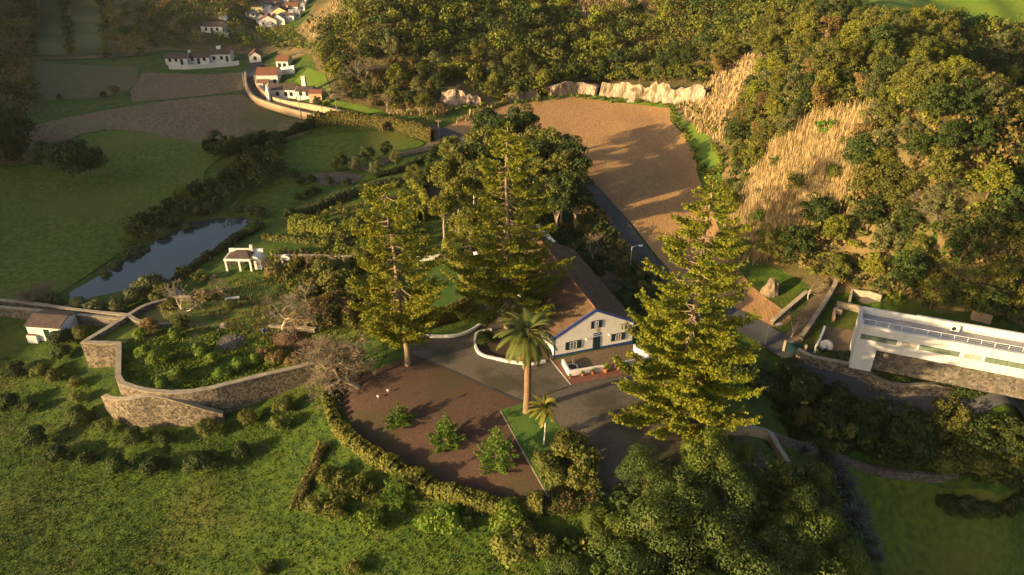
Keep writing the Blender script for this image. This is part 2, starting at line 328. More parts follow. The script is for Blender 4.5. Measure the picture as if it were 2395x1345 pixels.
def catmull(pts, n=6, closed=False):
    pts = [np.array(p, float) for p in pts]; out = []; k = len(pts); rng = range(k if closed else k - 1)
    for i in rng:
        if closed: p0, p1, p2, p3 = pts[(i-1) % k], pts[i], pts[(i+1) % k], pts[(i+2) % k]
        else: p0, p1, p2, p3 = pts[max(i-1, 0)], pts[i], pts[i+1], pts[min(i+2, k-1)]
        for j in range(n):
            t = j / n; out.append(.5 * ((2*p1) + (-p0+p2)*t + (2*p0-5*p1+4*p2-p3)*t*t + (-p0+3*p1-3*p2+p3)*t**3))
    if not closed: out.append(pts[-1])
    return out
def sheet(name, poly_px, m, off=.06, smooth=False, z=None, zf=None):
    """polygon given in picture pixels, projected onto the ground once, then a real draped sheet"""
    if smooth: poly_px = catmull(poly_px, 4, True)
    w_ = [G(a, b, False) if z is None else P(a, b, z) for a, b in poly_px]
    bm = bmesh.new(); vs = [bm.verts.new((x, y, 0)) for x, y, _ in w_]; bm.faces.new(vs)
    bmesh.ops.triangulate(bm, faces=bm.faces[:])
    xs = [p[0] for p in w_]; ys = [p[1] for p in w_]
    for ax, lo, hi, arr in ((0, min(xs), max(xs), XS), (1, min(ys), max(ys), YS)):
        for c in arr[(arr > lo) & (arr < hi)]:
            co = (c, 0, 0) if ax == 0 else (0, c, 0); no = (1, 0, 0) if ax == 0 else (0, 1, 0)
            bmesh.ops.bisect_plane(bm, geom=bm.verts[:] + bm.edges[:] + bm.faces[:], plane_co=co, plane_no=no, dist=1e-5)
    for v in bm.verts: v.co.z = (zf(v.co.x, v.co.y) if zf else H(v.co.x, v.co.y)) + off
    bmesh.ops.recalc_face_normals(bm, faces=bm.faces)
    me = bpy.data.meshes.new(name); bm.to_mesh(me); bm.free()
    if sum(p.normal.z for p in me.polygons) < 0: me.flip_normals()
    me.polygons.foreach_set('use_smooth', [True] * len(me.polygons)); me.materials.append(m)
    o = bpy.data.objects.new(name, me); COL.objects.link(o); tag(o, kind='structure'); return o
def resample(pts, step):
    pts = [np.array(p[:2], float) for p in pts]; out = [pts[0]]; 
    for a, b in zip(pts[:-1], pts[1:]):
        d = np.linalg.norm(b - a); k = max(1, int(d / step))
        for i in range(1, k + 1): out.append(a + (b - a) * i / k)
    return out
def strip(name, path_px, width, m, off=.10, step=1.2, surf=None):
    pw = catmull([G(a, b, False)[:2] for a, b in path_px], 8); pw = resample(pw, step); mb = MB(); vs = []; k = 5
    for i, p in enumerate(pw):
        d = pw[min(i+1, len(pw)-1)] - pw[max(i-1, 0)]; d /= np.linalg.norm(d) + 1e-9; nrm = np.array([-d[1], d[0]])
        zs = []
        for j in range(k):
            q = p + nrm * width * (j / (k-1) - .5); zs.append(H(*q)); vs.append([q[0], q[1], 0])
        zc = sum(zs) / k
        for j in range(k): vs[-k+j][2] = max(zs[j], zc * .6 + zs[j] * .4) + off
    fs = [(i*k+j, i*k+j+1, (i+1)*k+j+1, (i+1)*k+j) for i in range(len(pw)-1) for j in range(k-1)]
    mb.add(vs, fs, m); o = mb.build(name, smooth=True); tag(o, kind='structure'); return o

sheet('hillside', [(735,150),(700,70),(760,-30),(1000,-60),(1700,-60),(2050,-30),(2110,60),(2250,75),(2420,95),(2420,780),(2200,735),(2010,680),(1925,690),(1780,615),(1730,600),(1690,500),(1690,420),(1680,380),(1640,300),(1640,245),(1570,238),(1400,222),(1300,222),(1180,250),(1060,250),(1030,240),(930,268),(780,250)], M_scrubg, off=.05)
sheet('far_hillside', [(-60,150),(-60,-60),(300,-60),(640,-30),(600,30),(590,70),(700,90),(720,130),(640,125),(590,130),(540,122),(380,118),(330,130),(100,140)], M_scrubg, off=.12)
M_terr = mat('terraced_pasture', (.035,.045,.012), (.11,.115,.04), scale=.16, kind='wave', stretch=(.05,1,1,0), bump=.6, bscale=3, c3=(.06,.06,.02), s3=.3, f3=.5)
sheet('terraced_field', [(165,-20),(225,-20),(240,60),(245,128),(172,132),(165,60)], M_terr, off=.3)
sheet('terraced_field_edge', [(92,-20),(150,-20),(160,130),(75,130),(95,70)], M_terr, off=.3)
sheet('left_hillside', [(-60,150),(60,160),(80,250),(40,290),(60,330),(50,385),(-60,390)], M_scrubg, off=.07)
sheet('dry_slope', [(1575,235),(1640,205),(1700,160),(1760,130),(1760,200),(1700,270),(1690,330),(1640,300),(1600,285)], M_drygrass, off=.16)
sheet('dry_ridge', [(690,75),(720,40),(790,-10),(850,-10),(820,30),(760,70),(735,110)], M_drygrass, off=.2)
sheet('dry_hilltop', [(1310,60),(1370,-20),(1620,-20),(1560,20),(1440,30),(1360,70)], M_drygrass, off=.2)
sheet('cane_ground', [(1720,560),(1730,440),(1790,350),(1890,290),(2040,262),(2010,350),(1985,470),(1900,530),(1820,590),(1760,600)], M_drygrass, off=.14)
sheet('hilltop_pasture', [(1985,-25),(2470,-40),(2470,70),(2300,62),(2180,55),(2100,50),(2040,58),(2010,30)], M_pasture, off=.35)
sheet('ploughed_field', [(1030,306),(1060,290),(1130,268),(1205,240),(1290,230),(1362,223),(1410,235),(1480,242),(1566,252),(1568,282),(1600,318),(1625,360),(1632,410),(1655,470),(1690,560),(1720,620),(1770,680),(1835,728),(1850,745),(1835,760),(1790,762),(1700,722),(1610,672),(1545,610),(1490,540),(1420,462),(1372,428),(1300,398),(1150,345),(1060,318)], M_soil, off=.09, smooth=True)
sheet('stubble_field', [(60,300),(330,245),(560,222),(600,245),(660,272),(735,290),(700,318),(620,335),(500,350),(470,340),(300,305),(180,318),(60,385),(55,350)], M_soilgrey, off=.08, smooth=True)
sheet('fallow_field', [(335,170),(480,175),(600,163),(580,190),(575,210),(440,228),(310,240),(305,215)], M_soilgrey, off=.09)
sheet('far_field', [(85,142),(320,158),(325,190),(300,212),(230,230),(110,235),(70,190)], mat('olive_field', (.075,.075,.03), (.10,.095,.04), scale=.3, bump=.8, bscale=3), off=.09)
sheet('valley_field', [(610,150),(690,130),(735,115),(725,128),(660,145),(625,155)], M_soilgrey, off=.12)
sheet('grass_slope', [(690,190),(720,160),(760,175),(775,215),(790,238),(900,262),(860,268),(740,240)], M_pasture, off=.2)
sheet('field_verge', [(1566,250),(1600,262),(1660,300),(1665,350),(1690,380),(1660,420),(1640,400),(1622,350),(1596,310),(1570,282)], M_pasture, off=.13)
sheet('field_margin', [(1180,262),(1210,238),(1290,225),(1362,216),(1410,222),(1480,232),(1566,240),(1570,254),(1480,244),(1410,237),(1362,225),(1290,232),(1212,243)], M_pasture, off=.13)
sheet('car_park', [(720,412),(800,402),(850,412),(830,432),(760,436)], M_gravel, off=.07)
strip('road', [(592,125),(600,150),(590,175),(582,205),(600,232),(660,254),(740,272),(830,286),(930,298),(1025,306),(1080,326),(1200,362),(1330,405),(1390,455),(1450,530),(1500,600),(1560,655),(1640,705),(1740,760),(1830,815),(1900,862),(2010,905),(2200,955),(2460,1010)], 3.7, M_asph, off=.22)
strip('lane', [(1025,306),(1005,345),(930,365),(850,400)], 2.6, M_bank, off=.16)
strip('farm_track', [(1838,815),(1880,760),(1925,690),(1960,640)], 2.2, M_bank, off=.14)

M_mead = mat('meadow_green', (.030,.065,.004), (.105,.145,.011), scale=1.3, bump=1, bscale=2.4, c3=(.10,.10,.015), s3=.05, f3=.7, detail=8)
sheet('left_meadow', [(-60,398),(30,392),(70,385),(120,352),(180,323),(290,304),(400,323),(520,355),(480,400),(470,445),(380,505),(290,585),(150,680),(100,700),(-60,690)], M_mead, off=.10, smooth=True)
sheet('upper_meadow', [(640,348),(760,318),(900,308),(960,322),(990,340),(900,360),(850,392),(740,400),(670,390)], M_mead, off=.10, smooth=True)
sheet('shaded_field', [(1960,1085),(2100,1120),(2400,1185),(2460,1360),(2110,1380),(2050,1290),(2010,1200)], M_mead, off=.10, smooth=True)
# courtyard
sheet('grey_forecourt', [(970,788),(1060,790),(1120,766),(1142,735),(1125,690),(1105,630),(1075,565),(1040,515),(1008,470),(1000,440),(1030,445),(1060,490),(1105,560),(1150,630),(1190,700),(1240,760),(1300,845),(1520,800),(1570,850),(1640,950),(1760,1030),(1800,1090),(1700,1150),(1540,1160),(1405,1172),(1400,1130),(1345,1045),(1290,975),(1225,943),(1060,872),(962,832)], M_gravel, off=.05)
sheet('red_forecourt', [(790,880),(870,870),(962,832),(1060,872),(1225,943),(1170,960),(1230,1070),(1285,1172),(1180,1182),(1060,1160),(930,1100),(840,1025),(800,950)], M_red, off=.055)
sheet('grass_island', [(1170,960),(1225,944),(1290,975),(1345,1045),(1400,1130),(1402,1172),(1286,1172),(1230,1070)], M_lawn, off=.07)
sheet('red_terrace', [(1290,842),(1338,900),(1540,868),(1560,850),(1520,822)], M_redpave, off=.075)
sheet('patio', [(1297,842),(1326,872),(1508,836),(1485,806)], M_patio, off=.095)
sheet('front_lawn', [(985,620),(1050,600),(1085,660),(1100,715),(1000,728),(950,700)], M_lawn, off=.05)
sheet('planting_bed', [(1112,780),(1150,772),(1260,795),(1285,838),(1230,850),(1190,850),(1120,836)], M_bed, off=.08)
strip('drain_line', [(962,832),(1060,872),(1150,912),(1225,943)], .35, mat('drain_stone', (.035,.033,.032), (.06,.055,.05), scale=6), off=.10)
strip('drain_joint', [(1225,943),(1335,904)], .18, MAT['drain_stone'], off=.115)
strip('paving_edge', [(1170,962),(1230,1072),(1286,1172)], .14, M_coping, off=.115)
strip('white_paving_line', [(1287,842),(1335,902)], .18, M_whiteold, off=.11)
sheet('garden_ground', WALL_GARDEN, mat('garden_grass', (.055,.10,.010), (.13,.15,.02), scale=.5, bump=1, bscale=4, c3=(.17,.13,.05), s3=.2, f3=.6, detail=8), off=0, z=-.5, zf=lambda x, y: max(H(x, y) + .05, GZ + .12 * math.sin(x * .7) * math.cos(y * .6)))
sheet('terrace_yard', [(1985,690),(2040,680),(2062,705),(2020,712)], M_gravel, off=.12)
sheet('gravel_yard', [(1925,765),(2005,775),(1998,838),(1905,822)], M_bank, off=.06)
wp = catmull([(148,712),(158,688),(240,640),(330,580),(400,545),(440,522),(500,512),(585,510),(592,520),(540,560),(480,600),(420,640),(380,670),(330,712),(240,722)], 4, True)
sheet('pond', wp, M_water, z=-3.55, off=0, zf=lambda x, y: -3.55)
#@@PART2
# ------------------------------------------------------------------ auto labels for plants that stand in numbers
ANCH = [(1065,215,'pale rock face left of the long cliff'),(1340,190,'left end of the long pale cliff'),(1500,200,'middle of the long pale cliff'),(1620,215,'right end of the long pale cliff'),
 (860,160,'russet bare trees on the valley hillside'),(1000,80,'crest of the central hillside'),(1250,60,'dark gully in the central hillside'),(1450,40,'dry grass hilltop'),(780,60,'dry golden ridge by the village'),
 (1690,170,'brown landslip scar'),(1850,80,'crown of the right hill'),(2050,110,'left edge of the hilltop pasture'),(2250,110,'lower edge of the hilltop pasture'),(1800,260,'slope over the grass verge of the field'),
 (1870,400,'golden cane slope'),(1760,560,'foot of the golden cane slope'),(2050,300,'upper right end of the cane slope'),(2250,300,'dark ravine at the right edge'),(2070,470,'silvery bush on the right slope'),
 (2250,500,'right slope over the white flat building'),(2350,650,'wood edge behind the roof terrace'),(2120,620,'wood behind the roof terrace end'),(1900,620,'wood over the farm track'),
 (420,60,'dark wooded slope above the row of white houses'),(200,60,'terraced slope top left'),(60,200,'wood at the far left edge'),(560,90,'slope below the village'),
 (300,1050,'curved stone wall in the meadow'),(100,900,'small white shed'),(600,960,'long garden wall'),(900,1160,'flowering hedge round the red gravel'),(1150,1220,'hedge bottom by the red gravel'),
 (1650,1200,'lower right corner of the forecourt'),(1850,1150,'broken end wall of the forecourt'),(1950,1200,'blue-green agave row'),(1950,1000,'shaded bank below the road'),(2250,1000,'shaded thicket below the flat building'),
 (1200,330,'tall central pine'),(1330,370,'ploughed field corner by the road'),(1070,400,'drive left of the grove'),(250,370,'green mound meadow'),(420,440,'shaded meadow beside the pond'),(600,350,'stubble field corner'),
 (850,370,'small lawn below the windbreak'),(700,410,'little car park'),(480,500,'far bank of the pond'),(300,600,'left bank of the pond'),(200,720,'near end of the pond'),(560,640,'open white garden shed'),(640,760,'walled garden middle'),
 (450,850,'walled garden lower end'),(1440,650,'right side of the long roof'),(1000,750,'round drive hedge'),(900,520,'kitchen garden hedges')]
PL = []
def proj(x, y, z):
    dx, dy, dz = x, y, z - CAMH; dep = dy * CP - dz * SP; up = dy * SP + dz * CP
    return PW/2 + FPX * dx / dep, PH/2 - FPX * up / dep
def reg(o, noun, hue, size, x, y, z): PL.append((o, noun, hue, size, *proj(x, y, z)))
ORD = ['leftmost','second from left','third from left','fourth from left','fifth from left','sixth from left','seventh from left','eighth from left','ninth from left']
def autolabel():
    from collections import defaultdict
    d = defaultdict(list)
    for o, noun, hue, size, px, py in PL:
        a = min(ANCH, key=lambda q: math.hypot((q[0]-px), (q[1]-py) * 1.5)); ex, ey = px - a[0], (py - a[1]) * 1.5
        w_ = 'at' if math.hypot(ex, ey) < 28 else (('left of' if ex < 0 else 'right of') if abs(ex) > abs(ey) else ('above' if ey < 0 else 'below'))
        d[(size, hue, noun, w_, a[2])].append((px, o))
    for (size, hue, noun, w_, a), L in d.items():
        L.sort(key=lambda q: q[0]); base = ' '.join(f'{size} {hue} {noun} {w_} {a}'.split())
        if len(L) == 1: L[0][1]['label'] = base
        else:
            for i, (_, o) in enumerate(L):
                o['label'] = (base + ', ' + (ORD[i] if i < len(L) - 1 or i == 0 else 'rightmost')) if i < 9 else base + ', far right end'

# ------------------------------------------------------------------ plants
def blobs(rs, Rr, z0, z1, n, br):
    out = []
    while len(out) < n:
        p = rs.uniform(-1, 1, 3)
        q = np.linalg.norm(p)
        if q > 1 or q < .45: continue
        if p[2] < -.55: continue
        out.append((p[0] * Rr * (1 + .25 * rs.randn() * .5), p[1] * Rr, z0 + (p[2] * .5 + .5) * (z1 - z0), br * rs.uniform(.65, 1.25)))
    return out
def blob_leaves(rs, bl, n, size, flat=.8, rand=.5, low=-.35):
    C = []; N = []
    for bx, by, bz, r in bl:
        v = rs.normal(size=(n, 3)); v /= np.linalg.norm(v, axis=1, keepdims=True); v = v[v[:, 2] > low]
        rr = r * (.62 + .45 * rs.rand(len(v)) ** .6)
        C.append(np.array([bx, by, bz]) + v * rr[:, None] * np.array([1, 1, flat])); N.append(v + rand * rs.normal(size=v.shape))
    return rquads(np.concatenate(C), np.concatenate(N), size, rs)
def mk_tree(seed, lm, Rr=3.0, H0=7.5, base=.25, nb=24, br=1.15, nq=130, size=.17, bark=None, flat=.8, limbs=6, rand=.5):
    rs = np.random.RandomState(seed); bl = blobs(rs, Rr, H0 * base + br * .6, H0 - br * .6, nb, br)
    c = MB(); c.quads(blob_leaves(rs, bl, nq, size, flat, rand), lm); t = MB(); bark = bark or M_bark
    top = Vector((rs.uniform(-.4, .4), rs.uniform(-.4, .4), H0 * .62)); t.tube([(0, 0, -1.0), (rs.uniform(-.15, .15), 0, H0 * .3), top], [.045 * H0 * .6, .03 * H0 * .6, .012 * H0], bark, 6)
    for k in range(limbs):
        b = bl[rs.randint(len(bl))]; s = Vector((0, 0, H0 * rs.uniform(.22, .5))); e = Vector(b[:3]); m_ = s.lerp(e, .5) + Vector((0, 0, -.3 + .5 * rs.rand()))
        t.tube([s, m_, e], [.1, .07, .03], bark, 4)
    return c.mesh('crown'), t.mesh('trunk')
FOREST = {}
for i, (hue, n) in enumerate([('olive', 3), ('dark green', 2), ('yellow-green', 2), ('grey-green', 1), ('brown', 1)]):
    FOREST[hue] = [mk_tree(100 + i * 10 + k, LEAF[hue], Rr=2.35 + .35 * k, H0=7.2 + 1.3 * k, base=.10, nb=30 + 5 * k, br=[.8, 1.05, .95][k], nq=[170, 130, 150][k], size=[.12, .16, .14][k], flat=[1.1, .8, .95][k]) for k in range(n)]
SHRUB = {}
for i, hue in enumerate(['olive', 'dark green', 'yellow-green', 'grey-green', 'brown', 'fresh green']):
    SHRUB[hue] = [mk_tree(300 + i * 10, LEAF[hue], Rr=.68, H0=1.6, base=-.02, nb=16, br=.46, nq=190, size=.06, flat=.95, limbs=3, rand=.25), mk_tree(301 + i * 10, LEAF[hue], Rr=.8, H0=1.75, base=-.02, nb=20, br=.38, nq=120, size=.07, limbs=3)]
rnd = random.Random(5)
def put(meshes, name, noun, cat, hue, x, y, z, sc, group, size=''):
    c, t = meshes
    o = thing(name, None, cat, (x, y, z), rnd.uniform(0, 6.28), group, sc); part('crown', c, o); part('trunk', t, o)
    s_ = sc[2] if hasattr(sc, '__len__') else sc
    zc = z + s_ * (5 if 'tree' in name else 1)
    reg(o, noun, hue, size, x, y, zc); return o
CANE = [(1700,600),(1722,470),(1790,350),(1890,290),(2035,262),(2010,350),(1985,470),(1900,530),(1830,580),(1760,612)]
DRY = [[(1575,235),(1640,205),(1700,160),(1760,120),(1780,200),(1700,270),(1690,330),(1640,310)],[(1330,50),(1370,-20),(1620,-20),(1540,15),(1440,30),(1370,60)],[(690,75),(740,40),(800,-10),(850,-10),(800,35),(745,90)],CANE]
CLEAR = DRY + [[(1985,-25),(2470,-40),(2470,66),(2300,58),(2180,50),(2100,46),(2040,54),(2010,30)]]
def scatter(poly, dist, tries, seed, avoid=CLEAR, keep=1.0):
    rs = random.Random(seed); xs = [p[0] for p in poly]; ys = [p[1] for p in poly]; out = []
    for _ in range(tries):
        a, b = rs.uniform(min(xs), max(xs)), rs.uniform(min(ys), max(ys))
        if not inpoly(a, b, poly) or any(inpoly(a, b, q) for q in avoid): continue
        p = G(a, b)
        if any((p[0]-q[0]) ** 2 + (p[1]-q[1]) ** 2 + (p[2]-q[2]) ** 2 < dist * dist for q in out): continue
        out.append(p)
    return out
R_C = [(745,150),(730,110),(790,50),(860,-30),(1700,-60),(1640,205),(1560,195),(1440,190),(1390,200),(1290,210),(1180,245),(1105,225),(1040,200),(1010,250),(930,262),(800,235)]
R_R = [(1640,205),(1700,-60),(1990,-40),(2040,56),(2180,60),(2420,80),(2440,765),(2200,735),(2070,705),(2010,672),(1925,675),(1780,605),(1725,560),(1690,500),(1700,400),(1700,300),(1760,180)]
CLIFFS = [[(1040,180),(1100,180),(1110,250),(1040,250)],[(1405,192),(1650,198),(1650,250),(1405,245)],[(1280,205),(1405,198),(1405,240),(1280,240)]]
pts_c = scatter(R_C, 4.7, 2600, 11, CLEAR + CLIFFS); pts_r = scatter(R_R, 3.6, 3600, 12)
hues = ['olive', 'olive', 'olive', 'dark green', 'dark green', 'yellow-green', 'yellow-green', 'grey-green', 'brown']
allp = [(p, 0) for p in pts_c] + [(p, 1) for p in pts_r]
allp.sort(key=lambda q: q[0][1])
for i, (p, kind) in enumerate(allp[:262]):
    px, py = proj(*p); hue = rnd.choice(hues)
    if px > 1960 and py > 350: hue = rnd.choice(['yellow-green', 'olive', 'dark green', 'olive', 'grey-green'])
    ms = rnd.choice(FOREST[hue]); s = rnd.uniform(.6, .95) * .92
    put(ms, 'broadleaf_tree', 'tree', 'tree', hue, p[0], p[1], p[2] - .5, (s * rnd.uniform(.85, 1.1), s * rnd.uniform(.85, 1.1), s * rnd.uniform(.85, 1.15)), 'broadleaf trees on the hillsides', 'small' if s < .65 else 'tall' if s > .78 else 'rounded')
def stuff_wood(name, pts, seed, hs, lo, hi, nq=260):
    rs = np.random.RandomState(seed); mb = MB()
    for p in pts:
        k = rs.uniform(lo, hi); bl = [(p[0] + rs.uniform(-1, 1) * k * .6, p[1] + rs.uniform(-1, 1) * k * .6, p[2] + k * rs.uniform(.4, 1.3), k * rs.uniform(.35, .6)) for _ in range(7)]
        mb.quads(blob_leaves(rs, bl, nq // 7, .13 + .03 * k, .85), LEAF[hs[rs.randint(len(hs))]])
    o = mb.build(name); tag(o, kind='stuff'); return o
rest = [p for p, _ in allp[262:]]
o = stuff_wood('distant_wood', rest, 21, ['olive', 'dark green', 'olive', 'yellow-green'], 3.0, 4.2, 500); o['label'] = 'trees of the far crest that read as one mass'
ug = scatter(R_C, 1.6, 7500, 13, CLEAR + CLIFFS) + scatter(R_R, 1.5, 7500, 14)
o = stuff_wood('undergrowth', ug, 22, ['olive', 'dark green', 'brown', 'yellow-green', 'dark green'], .9, 1.9, 120); o['label'] = 'tangled undergrowth between the hillside trees'
L1 = [(250,-30),(640,-30),(590,30),(560,70),(700,92),(722,128),(650,122),(590,120),(520,110),(380,112),(330,135),(300,140),(270,90)]
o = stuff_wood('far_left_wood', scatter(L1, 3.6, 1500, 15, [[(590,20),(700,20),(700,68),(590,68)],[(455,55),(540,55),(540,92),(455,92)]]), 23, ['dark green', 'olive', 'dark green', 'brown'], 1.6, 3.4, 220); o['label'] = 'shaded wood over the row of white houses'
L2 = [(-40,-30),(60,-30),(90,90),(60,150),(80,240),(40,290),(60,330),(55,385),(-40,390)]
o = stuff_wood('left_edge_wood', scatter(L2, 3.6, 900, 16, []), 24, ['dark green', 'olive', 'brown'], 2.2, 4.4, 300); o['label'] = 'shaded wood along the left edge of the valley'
for a in ([(70,-20),(85,60),(75,135)], [(150,0),(160,70),(165,130)], [(225,-10),(245,60),(250,140)]):
    o = stuff_wood('terrace_brush', [G(*q) for q in catmull(a, 7)], 25 + a[0][0], ['dark green', 'olive'], 1.2, 2.4, 160); o['label'] = f'line of brush down the terraced slope near its {"left edge" if a[0][0] < 100 else "middle" if a[0][0] < 200 else "right edge"}'
ve = [G(a + rnd.uniform(-6, 6), b + rnd.uniform(-6, 6)) for a, b in catmull([(1568,255),(1590,300),(1618,350),(1640,400),(1665,410),(1690,385),(1672,345),(1662,300),(1620,262)], 5)]
o = stuff_wood('verge_scrub', ve, 49, ['fresh green', 'yellow-green', 'olive'], .5, 1.2, 110); o['label'] = 'low scrub fraying the bright green verge of the ploughed field'
# dark ravine thicket
o = stuff_wood('ravine_thicket', scatter([(2230,120),(2440,110),(2440,420),(2330,400),(2250,260)], 2.6, 900, 17, []), 29, ['dark green', 'dark green', 'brown'], 1.8, 3.2, 200); o['label'] = 'thicket in the dark ravine at the right edge'
# golden giant cane on the slope
rs = np.random.RandomState(7); q = []
cp = []
for _ in range(2600):
    a, b = rs.uniform(1690, 2040), rs.uniform(255, 615)
    if inpoly(a, b, CANE): cp.append(G(a, b))
for a, b, c in cp:
    n = 20
    for _ in range(n):
        x, y = a + rs.uniform(-1.6, 1.6), b + rs.uniform(-1.6, 1.6); c = H(x, y); h = rs.uniform(1.0, 2.7); l = rs.uniform(-.15, .35); wd = rs.uniform(.018, .045); an = rs.uniform(0, 3.14); ca, sa = math.cos(an) * wd, math.sin(an) * wd
        q.append([(x-ca, y-sa, c-.1), (x+ca, y+sa, c-.1), (x+ca*.7+l, y+sa*.7+l*.3, c+h), (x-ca*.7+l, y-sa*.7+l*.3, c+h)])
mb = MB(); mb.quads(q, M_reed); o = mb.build('giant_cane'); tag(o, 'dry golden giant cane covering the right slope', kind='stuff')
cl = scatter(CANE, 6, 500, 91, []); 
for p in cl[:14]:
    s = rnd.uniform(1.1, 1.9); put(SHRUB['olive' if rnd.random() < .6 else 'fresh green'][rnd.randint(0, 1)], 'shrub', 'shrub', 'shrub', 'green', p[0], p[1], p[2], s, 'shrubs among the cane')
# dry grass tufts on open slopes
q = []; 
for poly, n in ((DRY[0], 1500), (DRY[1], 1500), (DRY[2], 700), ([(1060,290),(1100,262),(1180,250),(1130,272)], 120), ([(900,268),(1040,270),(1060,250),(960,262)], 300)):
    xs = [p[0] for p in poly]; ys = [p[1] for p in poly]
    for _ in range(n):
        a, b = rs.uniform(min(xs), max(xs)), rs.uniform(min(ys), max(ys))
        if not inpoly(a, b, poly): continue
        x0, y0, c = G(a, b)
        for _ in range(6):
            x, y = x0 + rs.uniform(-.7, .7), y0 + rs.uniform(-.7, .7); h = rs.uniform(.4, 1.3); an = rs.uniform(0, 3.14); ca, sa = math.cos(an) * .12, math.sin(an) * .12; l = rs.uniform(-.2, .3)
            q.append([(x-ca, y-sa, c-.1), (x+ca, y+sa, c-.1), (x+ca*.6+l, y+sa*.6, c+h), (x-ca*.6+l, y-sa*.6, c+h)])
mb = MB(); mb.quads(q, M_reed); o = mb.build('dry_grass_tufts'); tag(o, 'tall dry grass on the open hill slopes', kind='stuff')

# cliffs
def cliff(path, h, seed, m=None):
    pw = resample(catmull([G(a, b, False)[:2] for a, b in path], 6), .5); rs = np.random.RandomState(seed); vs = []; k = 12; mb = MB(); n = len(pw)
    for i, p in enumerate(pw):
        d = pw[min(i+1, n-1)] - pw[max(i-1, 0)]; d /= np.linalg.norm(d) + 1e-9; nb = np.array([-d[1], d[0]])
        if nb[1] < 0: nb = -nb
        hh = h * 1.3 * (.75 + .25 * math.sin(math.pi * min(1, max(0, i / (n-1)))) ** .5) * max(.6, .85 + .14 * float(vnoise(np.array(i * .5), np.array(seed), seed, 3.2)) + .18 * float(vnoise(np.array(i * .5), np.array(seed), seed+9, .9)))
        for j in range(k):
            t = j / (k-1)
            if t < .75: back = t / .75 * 1.2 + 1.1 * float(vnoise(np.array(i * .5), np.array(t * 1.5), seed + 3, 2.2)) + .8 * float(vnoise(np.array(i * .5), np.array(t * 2.), seed + 4, .9)); z = -.6 + t / .75 * hh
            else: u = (t - .75) / .25; back = 1.3 + u * 5; z = hh * (1 - u * .1)
            q = p + nb * back; zz = H(*p) + z
            if t > .75: zz = max(zz * (1 - u) + (H(*q) - .3) * u, H(*q) - .3)
            vs.append((q[0], q[1], zz))
    mb.add(vs, [(i*k+j, (i+1)*k+j, (i+1)*k+j+1, i*k+j+1) for i in range(n-1) for j in range(k-1)], m or M_rock); o = mb.build('cliff'); tag(o, kind='structure'); return o
cliff([(1398,226),(1440,232),(1500,238),(1560,243),(1640,243)], 4.6, 3)
cliff([(1288,232),(1330,226),(1365,221),(1395,224)], 3.4, 5)
cliff([(1030,236),(1065,243),(1095,247),(1125,246)], 3.0, 8)
def boulder(label, a, b, sx, sy, sz, seed, m):
    bm = bmesh.new(); bmesh.ops.create_icosphere(bm, subdivisions=4, radius=1)
    for v in bm.verts:
        n_ = vnoise(np.array(v.co.x * 3 + 9), np.array(v.co.z * 2 + v.co.y * 3 + 9), seed, 1.0) * .22 + vnoise(np.array(v.co.x * 8 + 19), np.array(v.co.z * 4 + v.co.y * 8 + 19), seed, 1.0) * .10
        v.co *= 1 + float(n_); v.co.x *= sx * (1.15 - .3 * v.co.z); v.co.y *= sy; v.co.z *= sz
    me = bpy.data.meshes.new('boulder'); bm.to_mesh(me); bm.free(); me.materials.append(m); me.polygons.foreach_set('use_smooth', [True] * len(me.polygons)); x, y, z = G(a, b)
    o = bpy.data.objects.new('boulder', me); COL.objects.link(o); o.location = (x, y, z + sz * .5); tag(o, label, 'rock', 'boulders')
boulder('tall pale brown boulder standing at the foot of the cane slope', 1802, 688, 1.0, .9, 1.7, 5, M_rockd)
cliff([(1190,245),(1220,238),(1262,232)], 2.6, 14, M_rockd)
ct = []
for path, hh in (([(1380,184),(1440,184),(1500,178),(1560,182),(1640,186)], 0), ([(1285,190),(1330,184),(1390,178)], 0), ([(1036,184),(1065,180),(1104,190)], 0), ([(1185,220),(1220,214),(1270,212)], 0)):
    for a, b in catmull(path, 9): ct.append(G(a + rnd.uniform(-6, 6), b + rnd.uniform(-8, 12)))
o = stuff_wood('cliff_top_scrub', ct, 41, ['olive', 'dark green', 'yellow-green'], 1.4, 2.6, 260); o['label'] = 'scrub hanging over the top of the pale cliffs'
o = stuff_wood('field_edge_scrub', [G(rnd.uniform(930, 1640), 0) for _ in range(0)] + [G(a + rnd.uniform(-9, 9), b + rnd.uniform(-4, 4)) for a, b in catmull([(940,268),(1040,262),(1120,252),(1200,243),(1270,234),(1340,228),(1420,236),(1500,242),(1600,250)], 9)], 42, ['fresh green', 'olive'], .3, .8, 70); o['label'] = 'low scrub along the foot of the cliffs'
RS = [(1290,560),(1360,470),(1385,480),(1440,560),(1500,640),(1560,700),(1600,760),(1500,800),(1500,770),(1400,660),(1330,590)]
o = stuff_wood('roadside_scrub', scatter(RS, 1.5, 1500, 43, []), 43, ['dark green', 'olive', 'dark green', 'brown'], .8, 1.7, 200); o['label'] = 'scrub filling the bank between long roof and road'
KG = [(690,560),(700,530),(850,470),(960,440),(990,520),(1000,600),(850,610),(800,600)]
o = stuff_wood('kitchen_garden_plants', scatter(KG, 2.0, 700, 44, []), 44, ['fresh green', 'yellow-green', 'olive', 'dark green'], .7, 1.5, 170); o['label'] = 'leafy plants of the kitchen garden behind the left tall pine'
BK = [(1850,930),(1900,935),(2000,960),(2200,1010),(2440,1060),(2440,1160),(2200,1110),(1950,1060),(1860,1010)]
o = stuff_wood('bank_thicket', scatter(BK, 2.2, 1500, 45, []), 45, ['dark green', 'dark green', 'olive'], 1.2, 2.3, 240); o['label'] = 'dark thicket on the shaded bank below the road'
